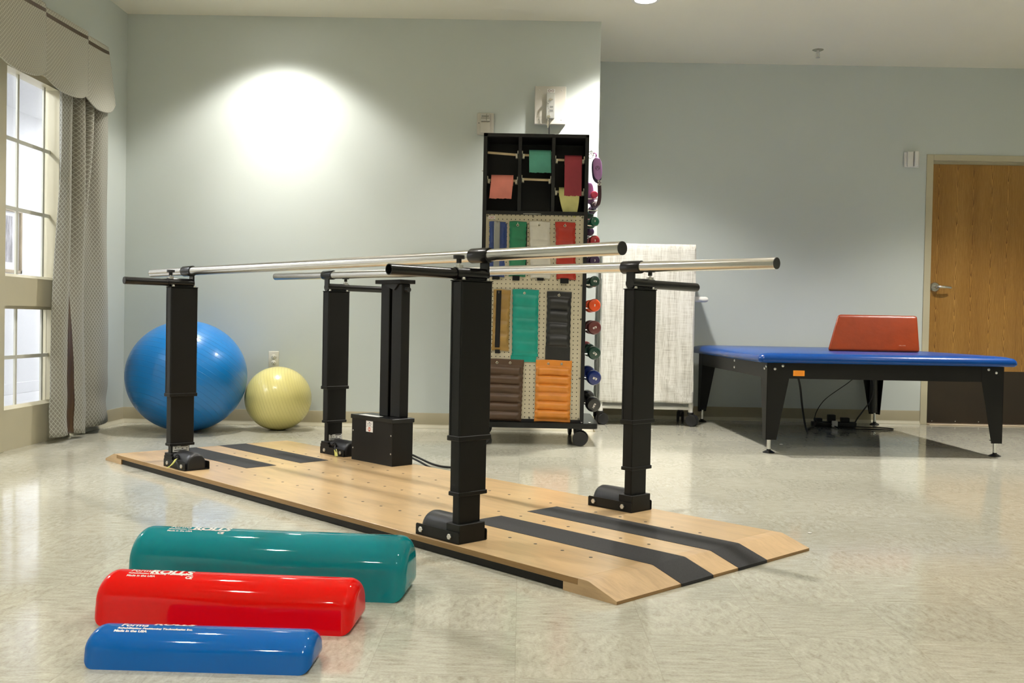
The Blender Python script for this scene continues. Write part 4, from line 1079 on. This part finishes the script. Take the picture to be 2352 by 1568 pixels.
# padded straps hanging on the rack side
def pad_strap(label, x, z, full=True, y=5.91):
    t = thing('padded_strap', label, 'exercise strap', (x, y, z))
    def shell(off, gr):
        def fn(i, j):
            # rounded pad outline, long axis vertical with slight lean
            v = j * 2 - 1; wv = (1 - abs(v) ** 3.2) ** .5
            u = (i * 2 - 1) * wv
            return (.0245 * u * (1 + gr) + .010 * (1 - j) + off[0], off[1] - .010 * (1 - u * u) * wv, (j - 1) * .132 * (1 + gr) + off[2])
        return fn
    if full:
        g = G(); g.grid(shell((.002, 0, 0), 0), 16, 26); g.obj('pad_face', M_lav, t, ang=80, solid=.006)
        g = G(); g.grid(shell((-.002, .012, -.004), .10), 16, 26); g.obj('pad_back', plain('navy_pad_back', (.030, .020, .07), .6), t, ang=80, solid=.008)
        g = G()
        for i_ in range(3): a = PI / 2 + i_ * 2.1; g.cyl((.006, -.0145, -.062), (.006 + .013 * math.cos(a), -.0135, -.062 + .011 * math.sin(a)), .0011, 6)
        g.torus((.006, -.0125, -.064), .012, .0010, 'y'); g.obj('embossed_emblem', M_plum, t)
        pts = crom([(-.004, 0, .0), (-.002, -.002, .014), (-.010, 0, .026), (-.020, .002, .022)], 5)
        g = G(); n_ = len(pts) - 1; g.grid(lambda i, j: tuple(pts[round(i * n_)] + Vector((.007 * (j - .5), .012 * (j - .5), .002 * j))), n_, 3); g.obj('top_loop', M_orchid, t, ang=80, solid=.003)
        pts = crom([(.018, .004, -.118), (.020, .004, -.16), (.023, .004, -.22), (.018, .004, -.268), (.006, .006, -.285), (-.010, .012, -.268)], 6)
        g = G(); n_ = len(pts) - 1; g.grid(lambda i, j: tuple(pts[round(i * n_)] + Vector((.021 * (j - .5), .006 * (j - .5), .010 * (j - .5) * (i > .7)))), n_, 3); g.obj('strap', M_plum, t, ang=80, solid=.003)
        g = G()
        for z_ in (-.140, -.158): g.box(.010, .030, -.004, .0, z_ - .006, z_ + .006, bev=.001)
        g.obj('buckle', M_white, t)
        g = G()
        for z_ in (-.140, -.158): g.box(.0145, .0255, -.0046, -.0036, z_ - .003, z_ + .003)
        g.obj('buckle_slot', M_ink, t)
    else:
        g = G(); g.grid(shell((0, 0, 0), 0), 16, 26); g.obj('pad_face', M_lav, t, ang=80, solid=.006)
    return t
pad_strap('lavender padded ankle strap with a dark plum belt, hanging highest on the rack side', .424, 1.710)
pad_strap('lavender strap pad half hidden behind the top corner of the rack, above the pink dumbbell', .386, 1.575, False, y=5.99)

# ------------------------------------------------------------------ covered linen cart
CT = thing('covered_linen_cart', 'white pipe-frame cart on casters draped with a pale linen-weave cover', 'cart', (.905, 7.16, 0))
g = G(); w2 = .325; rp = .0135
for x in (-w2, w2):
    for y in (.015, .30):
        g.cyl((x, y, .100), (x, y, 1.29), rp, 16)
    g.cyl((x, .015, .13), (x, .30, .13), rp, 14); g.cyl((x, .015, 1.28), (x, .30, 1.28), rp, 14)
for y in (.015, .30): g.cyl((-w2, y, .13), (w2, y, .13), rp, 14); g.cyl((-w2, y, 1.28), (w2, y, 1.28), rp, 14)
g.obj('pipe_frame', M_white, CT, ang=50)
for x in (-w2, w2):
    for y in (.015, .30):
        g = G(); g.cyl((x, y, .098), (x, y, .165), rp * 1.28, 16)
        if x < 0 and y < .1:
            for z in (.36, .70, 1.05): g.cyl((x, y, z), (x, y, z + .05), rp * 1.22, 16)
        g.obj('pipe_fitting', M_white, CT, ang=50)
H = G().tube([(w2 - .01, .09, .918), (w2 + .103, .09, .918), (w2 + .117, .09, .918), (w2 + .124, .09, .918)], [.020, .020, .015, .005], 20).obj('push_handle', M_white, CT, ang=60)
for x, y, a in ((-w2, .015, .5), (w2, .015, -.55), (w2 - .03, .28, 1.45), (-w2, .30, .9)):
    g_ = caster(CT, x, y, .042, a, .10)
def cover_fn(i, j):
    # i around the perimeter (front centre of interest), j from hem 0 to top 1
    P_ = [(-w2 - .004, .315), (-w2 - .006, -.006), (w2 + .008, -.006), (w2 + .006, .318)]
    seg = [0, .24, .76, 1.0]; k = 0 if i < seg[1] else (1 if i < seg[2] else 2)
    f = (i - seg[k]) / (seg[k + 1] - seg[k]); a, b = P_[k], P_[k + 1]
    x, y = a[0] + (b[0] - a[0]) * f, a[1] + (b[1] - a[1]) * f
    z0 = .166 + .004 * math.sin(i * 14); z = z0 + (1.306 - z0) * j
    wr = .006 * math.sin(9 * z + 5 * x) * (1 - j) + .012 * max(0, 1 - abs((x - .16) + (z - .30) * .9) / .05) * max(0, 1 - z / .5) * (k == 1)
    wr += .004 * math.sin(25 * x + 3 * z) * (1 - j) ** 2
    if k == 1: y -= wr + .004
    if j > .985: y += .006 if k == 1 else 0
    return (x + (.004 * math.sin(7 * z) if k != 1 else 0), y, z)
g = G(); g.grid(cover_fn, 100, 70)
g.obj('linen_cover', M_linen, CT, ang=80, solid=.0025)
g = G(); g.grid(lambda i, j: (-w2 - .006 + (2 * w2 + .014) * i, -.005 + .322 * j, 1.305 + .002 * math.sin(i * 9)), 20, 8); g.obj('linen_cover_top', M_linen, CT, ang=80, solid=.0025)
g = G(); g.grid(lambda i, j: (w2 - .012 + .030 * i, .0 + .010 * j + .004 * i, .115 + .065 * j * (1 - i * .5) + .02 * i), 4, 6); g.obj('cover_tie', M_white, CT, ang=80, solid=.002)

# ------------------------------------------------------------------ mat table
MT = thing('mat_table', 'low treatment table with a blue vinyl mat top and black steel legs', 'treatment table', (1.446, 5.735, 0), math.radians(1.9))
TWX, TDY = 1.315, 1.83
def pillow(x0, x1, y0, y1, z0, z1, rr):
    g = G(); prof = [(0.010, z0), (.001, z0 + .010), (0, z0 + .020), (.004, z0 + .034), (.016, z0 + .046), (.045, z0 + .054), (.10, z1)]
    def ring(ins, z, q=.035):
        a = []; q = max(.004, q - ins * .3)
        for cx, cy, a0 in ((x1 - ins - q, y0 + ins + q, -90), (x1 - ins - q, y1 - ins - q, 0), (x0 + ins + q, y1 - ins - q, 90), (x0 + ins + q, y0 + ins + q, 180)):
            for k in range(7): t = math.radians(a0 + 15 * k); a.append((cx + q * math.cos(t), cy + q * math.sin(t), z))
        return a
    g.ring_sweep([ring(i, z) for i, z in prof]); return g
pillow(-.090, TWX + .100, -.055, TDY + .030, .523, .582, .03).obj('mat_top', M_mat, MT, ang=60)
g = G(); g.sphere((-.078, -.046, .540), (.016, .012, .016), u=14, v=10); g.obj('corner_fold', M_mat, MT, ang=80)
za, zb = .432, .523
for nm, b in (('front', (-.020, TWX + .020, -.012, -.002)), ('back', (-.020, TWX + .020, TDY + .002, TDY + .012))):
    G().box(b[0], b[1], b[2], b[3], za, zb, bev=.001).obj('apron_rail', M_black, MT)
for x in (-.030, TWX + .020):
    G().box(x, x + .010, -.002, TDY + .002, za, zb, bev=.001).obj('apron_rail', M_black, MT)
for x, sx in ((0, 1), (TWX, -1)):
    for y, sy in ((0, 1), (TDY, -1)):
        g = G()
        ex = x - sx * .031
        ey = y - sy * .0135
        a, b = sorted((ey, ey + sy * .0035)); 
        pr = [(ex, .078), (ex, zb - .001), (ex + sx * .128, zb - .001), (ex + sx * .128, za), (ex + sx * .062, .078)]
        g.prism(pr, 'y', a, b)
        a, b = sorted((ex, ex + sx * .0035)); pr = [(ey, .078), (ey, zb - .001), (ey + sy * .128, zb - .001), (ey + sy * .128, za), (ey + sy * .062, .078)]
        g.prism(pr, 'x', a, b); g.box(min(ex, ex + sx * .05), max(ex, ex + sx * .05), min(ey, ey + sy * .05), max(ey, ey + sy * .05), .090, .094)
        leg = g.obj('leg', M_black, MT)
        fx, fy = x - sx * .004, y + sy * .014
        G().cyl((fx, fy, .012), (fx, fy, .092), .0115, 18).obj('foot_screw', M_chrome, leg, ang=40)
        G().lathe([(0, 0), (.034, 0), (.035, .004), (.022, .011), (.012, .016), (.012, .022), (0, .022)], (fx, fy, 0), 'z', 28).obj('foot_pad', M_blackg, leg, ang=40)
        g = G()
        for bx, bz in ((.045, .487), (.090, .505)):
            yy = ey - sy * .001; g.lathe([(0, -sy * .004), (.005, -sy * .004), (.0085, -sy * .001), (.0085, 0), (0, 0)], (ex + sx * bx, yy, bz), 'y', 14)
        if sy > 0:
            for by, bz in ((.055, .487), (.020, .500)): g.lathe([(0, -sx * .004), (.007, -sx * .004), (.0085, 0), (0, 0)], (ex, ey + sy * by, bz), 'x', 14)
        g.obj('bolt', M_bolt, leg, ang=50)
g = G()
for y in (.75, ):
    for z in (.505, .462): g.lathe([(0, -.004), (.007, -.004), (.0085, 0), (0, 0)], (-.030, y, z), 'x', 14)
g.obj('bolt', M_bolt, MT, ang=50)
s2 = G().box(.120, .186, -.0130, -.0122, .448, .4795, bev=.0002).obj('warning_sticker', M_orange, MT)
g = G()
for z in (.471, .463, .455): g.box(.130, .176, -.0134, -.0130, z, z + .0015)
g.obj('sticker_print', plain('orange_ink', (.60, .17, .01), .5), s2)
G().cyl((TWX - .015, TDY - .035, .095), (TWX - .015, TDY - .035, .50), .030, 28).obj('actuator_tube', plain('dark_grey_metal', (.05, .05, .048), .35, metal=.4), MT, ang=40)

# wedge on the mat
WG = thing('wedge_cushion', 'rust red vinyl positioning wedge lying on the blue mat table', 'wedge', (2.24, 6.33, .580), 0)
def wedge():
    g = G()
    zb_, zt_ = 0.0, .236
    F_ = [(-.295, .0, zb_ + .002), (.298, .012, zb_ + .002), (.305, .085, zt_), (-.215, .070, zt_)]     # front face, leaning back
    B_ = [(-.120, .46, zb_ + .002), (.300, .47, zb_ + .002), (.303, .13, zt_), (-.188, .12, zt_)]
    vs = F_ + B_; fs = [(0, 1, 2, 3), (5, 4, 7, 6), (4, 5, 1, 0), (3, 2, 6, 7), (1, 5, 6, 2), (4, 0, 3, 7)]
    g.verts_faces(vs, fs); bmesh.ops.bevel(g.bm, geom=g.bm.edges[:], offset=.020, segments=5, affect='EDGES', profile=.6)
    return g
wb = wedge().obj('cover', M_wedge, WG, ang=60)
text_obj('maker_mark', 'SKILLCARE', .009, plain('faded_print', (.55, .30, .22), .5), wb, Matrix.Translation((.182, .0135, .045)) @ Matrix.Rotation(-.30, 4, 'X') @ FRONT)

# ------------------------------------------------------------------ power strip and cords under the table
ps = thing('power_strip', 'black power strip crowded with plugs on the floor under the mat table', 'power strip', (2.30, 7.33, 0), -.08)
G().box(-.15, .17, -.028, .028, .002, .040, bev=.006, seg=2).obj('housing', M_rubber, ps, ang=50)
G().box(-.13, -.075, -.025, .025, .040, .064, bev=.004).obj('plug', M_rubber, ps)
G().box(-.035, .020, -.025, .022, .040, .092, bev=.004).obj('adapter', M_rubber, ps)
G().box(.060, .120, -.025, .025, .040, .072, bev=.004).obj('plug', M_rubber, ps)
G().box(-.012, .028, -.056, -.030, .004, .050, bev=.003).obj('white_adapter', M_white, ps)
def cord(par, pts, r, mat=M_rubber, n=8):
    return adopt(G().tube(crom(pts, n), r, 8).obj('power_cord', mat), par)
cord(MT, [(1.63, 5.86, .44), (1.70, 6.05, .36), (1.80, 6.35, .22), (1.88, 6.55, .08), (1.98, 6.85, .012), (2.06, 7.12, .007), (2.13, 7.24, .008), (2.17, 7.31, .020)], .0065)
cord(MT, [(2.27, 6.65, .44), (2.22, 6.75, .36), (2.10, 6.90, .22), (2.12, 7.15, .07), (2.26, 7.27, .03), (2.31, 7.285, .018)], .0028)
cord(MT, [(2.60, 7.44, .44), (2.63, 7.43, .30), (2.61, 7.42, .20), (2.55, 7.40, .12), (2.50, 7.38, .06), (2.47, 7.36, .02), (2.45, 7.35, .02)], .0055)
cord(ps, [(2.46, 7.30, .010), (2.55, 7.30, .006), (2.68, 7.27, .006), (2.70, 7.20, .006), (2.58, 7.13, .006), (2.42, 7.14, .006), (2.33, 7.20, .006), (2.30, 7.27, .012)], .004)

# tiny scraps on the floor
for lab, x, y, r in (('small white crumb on the floor beside the draped cart', .913, 6.87, .010), ('small pale paper scrap on the floor in front of the mat table', 1.62, 6.15, .011), ('tiny white scrap on the floor right of the platform', 1.03, 3.50, .008)):
    g = G(); vs = bmesh.ops.create_icosphere(g.bm, subdivisions=2, radius=r)['verts']
    for v in vs: v.co = Vector((v.co.x * (1 + random.uniform(-.2, .2)), v.co.y * .8, (v.co.z + r) * .30))
    tag(g.obj('paper_scrap', M_white, ang=80, loc=(x, y, 0)), lab, 'litter')
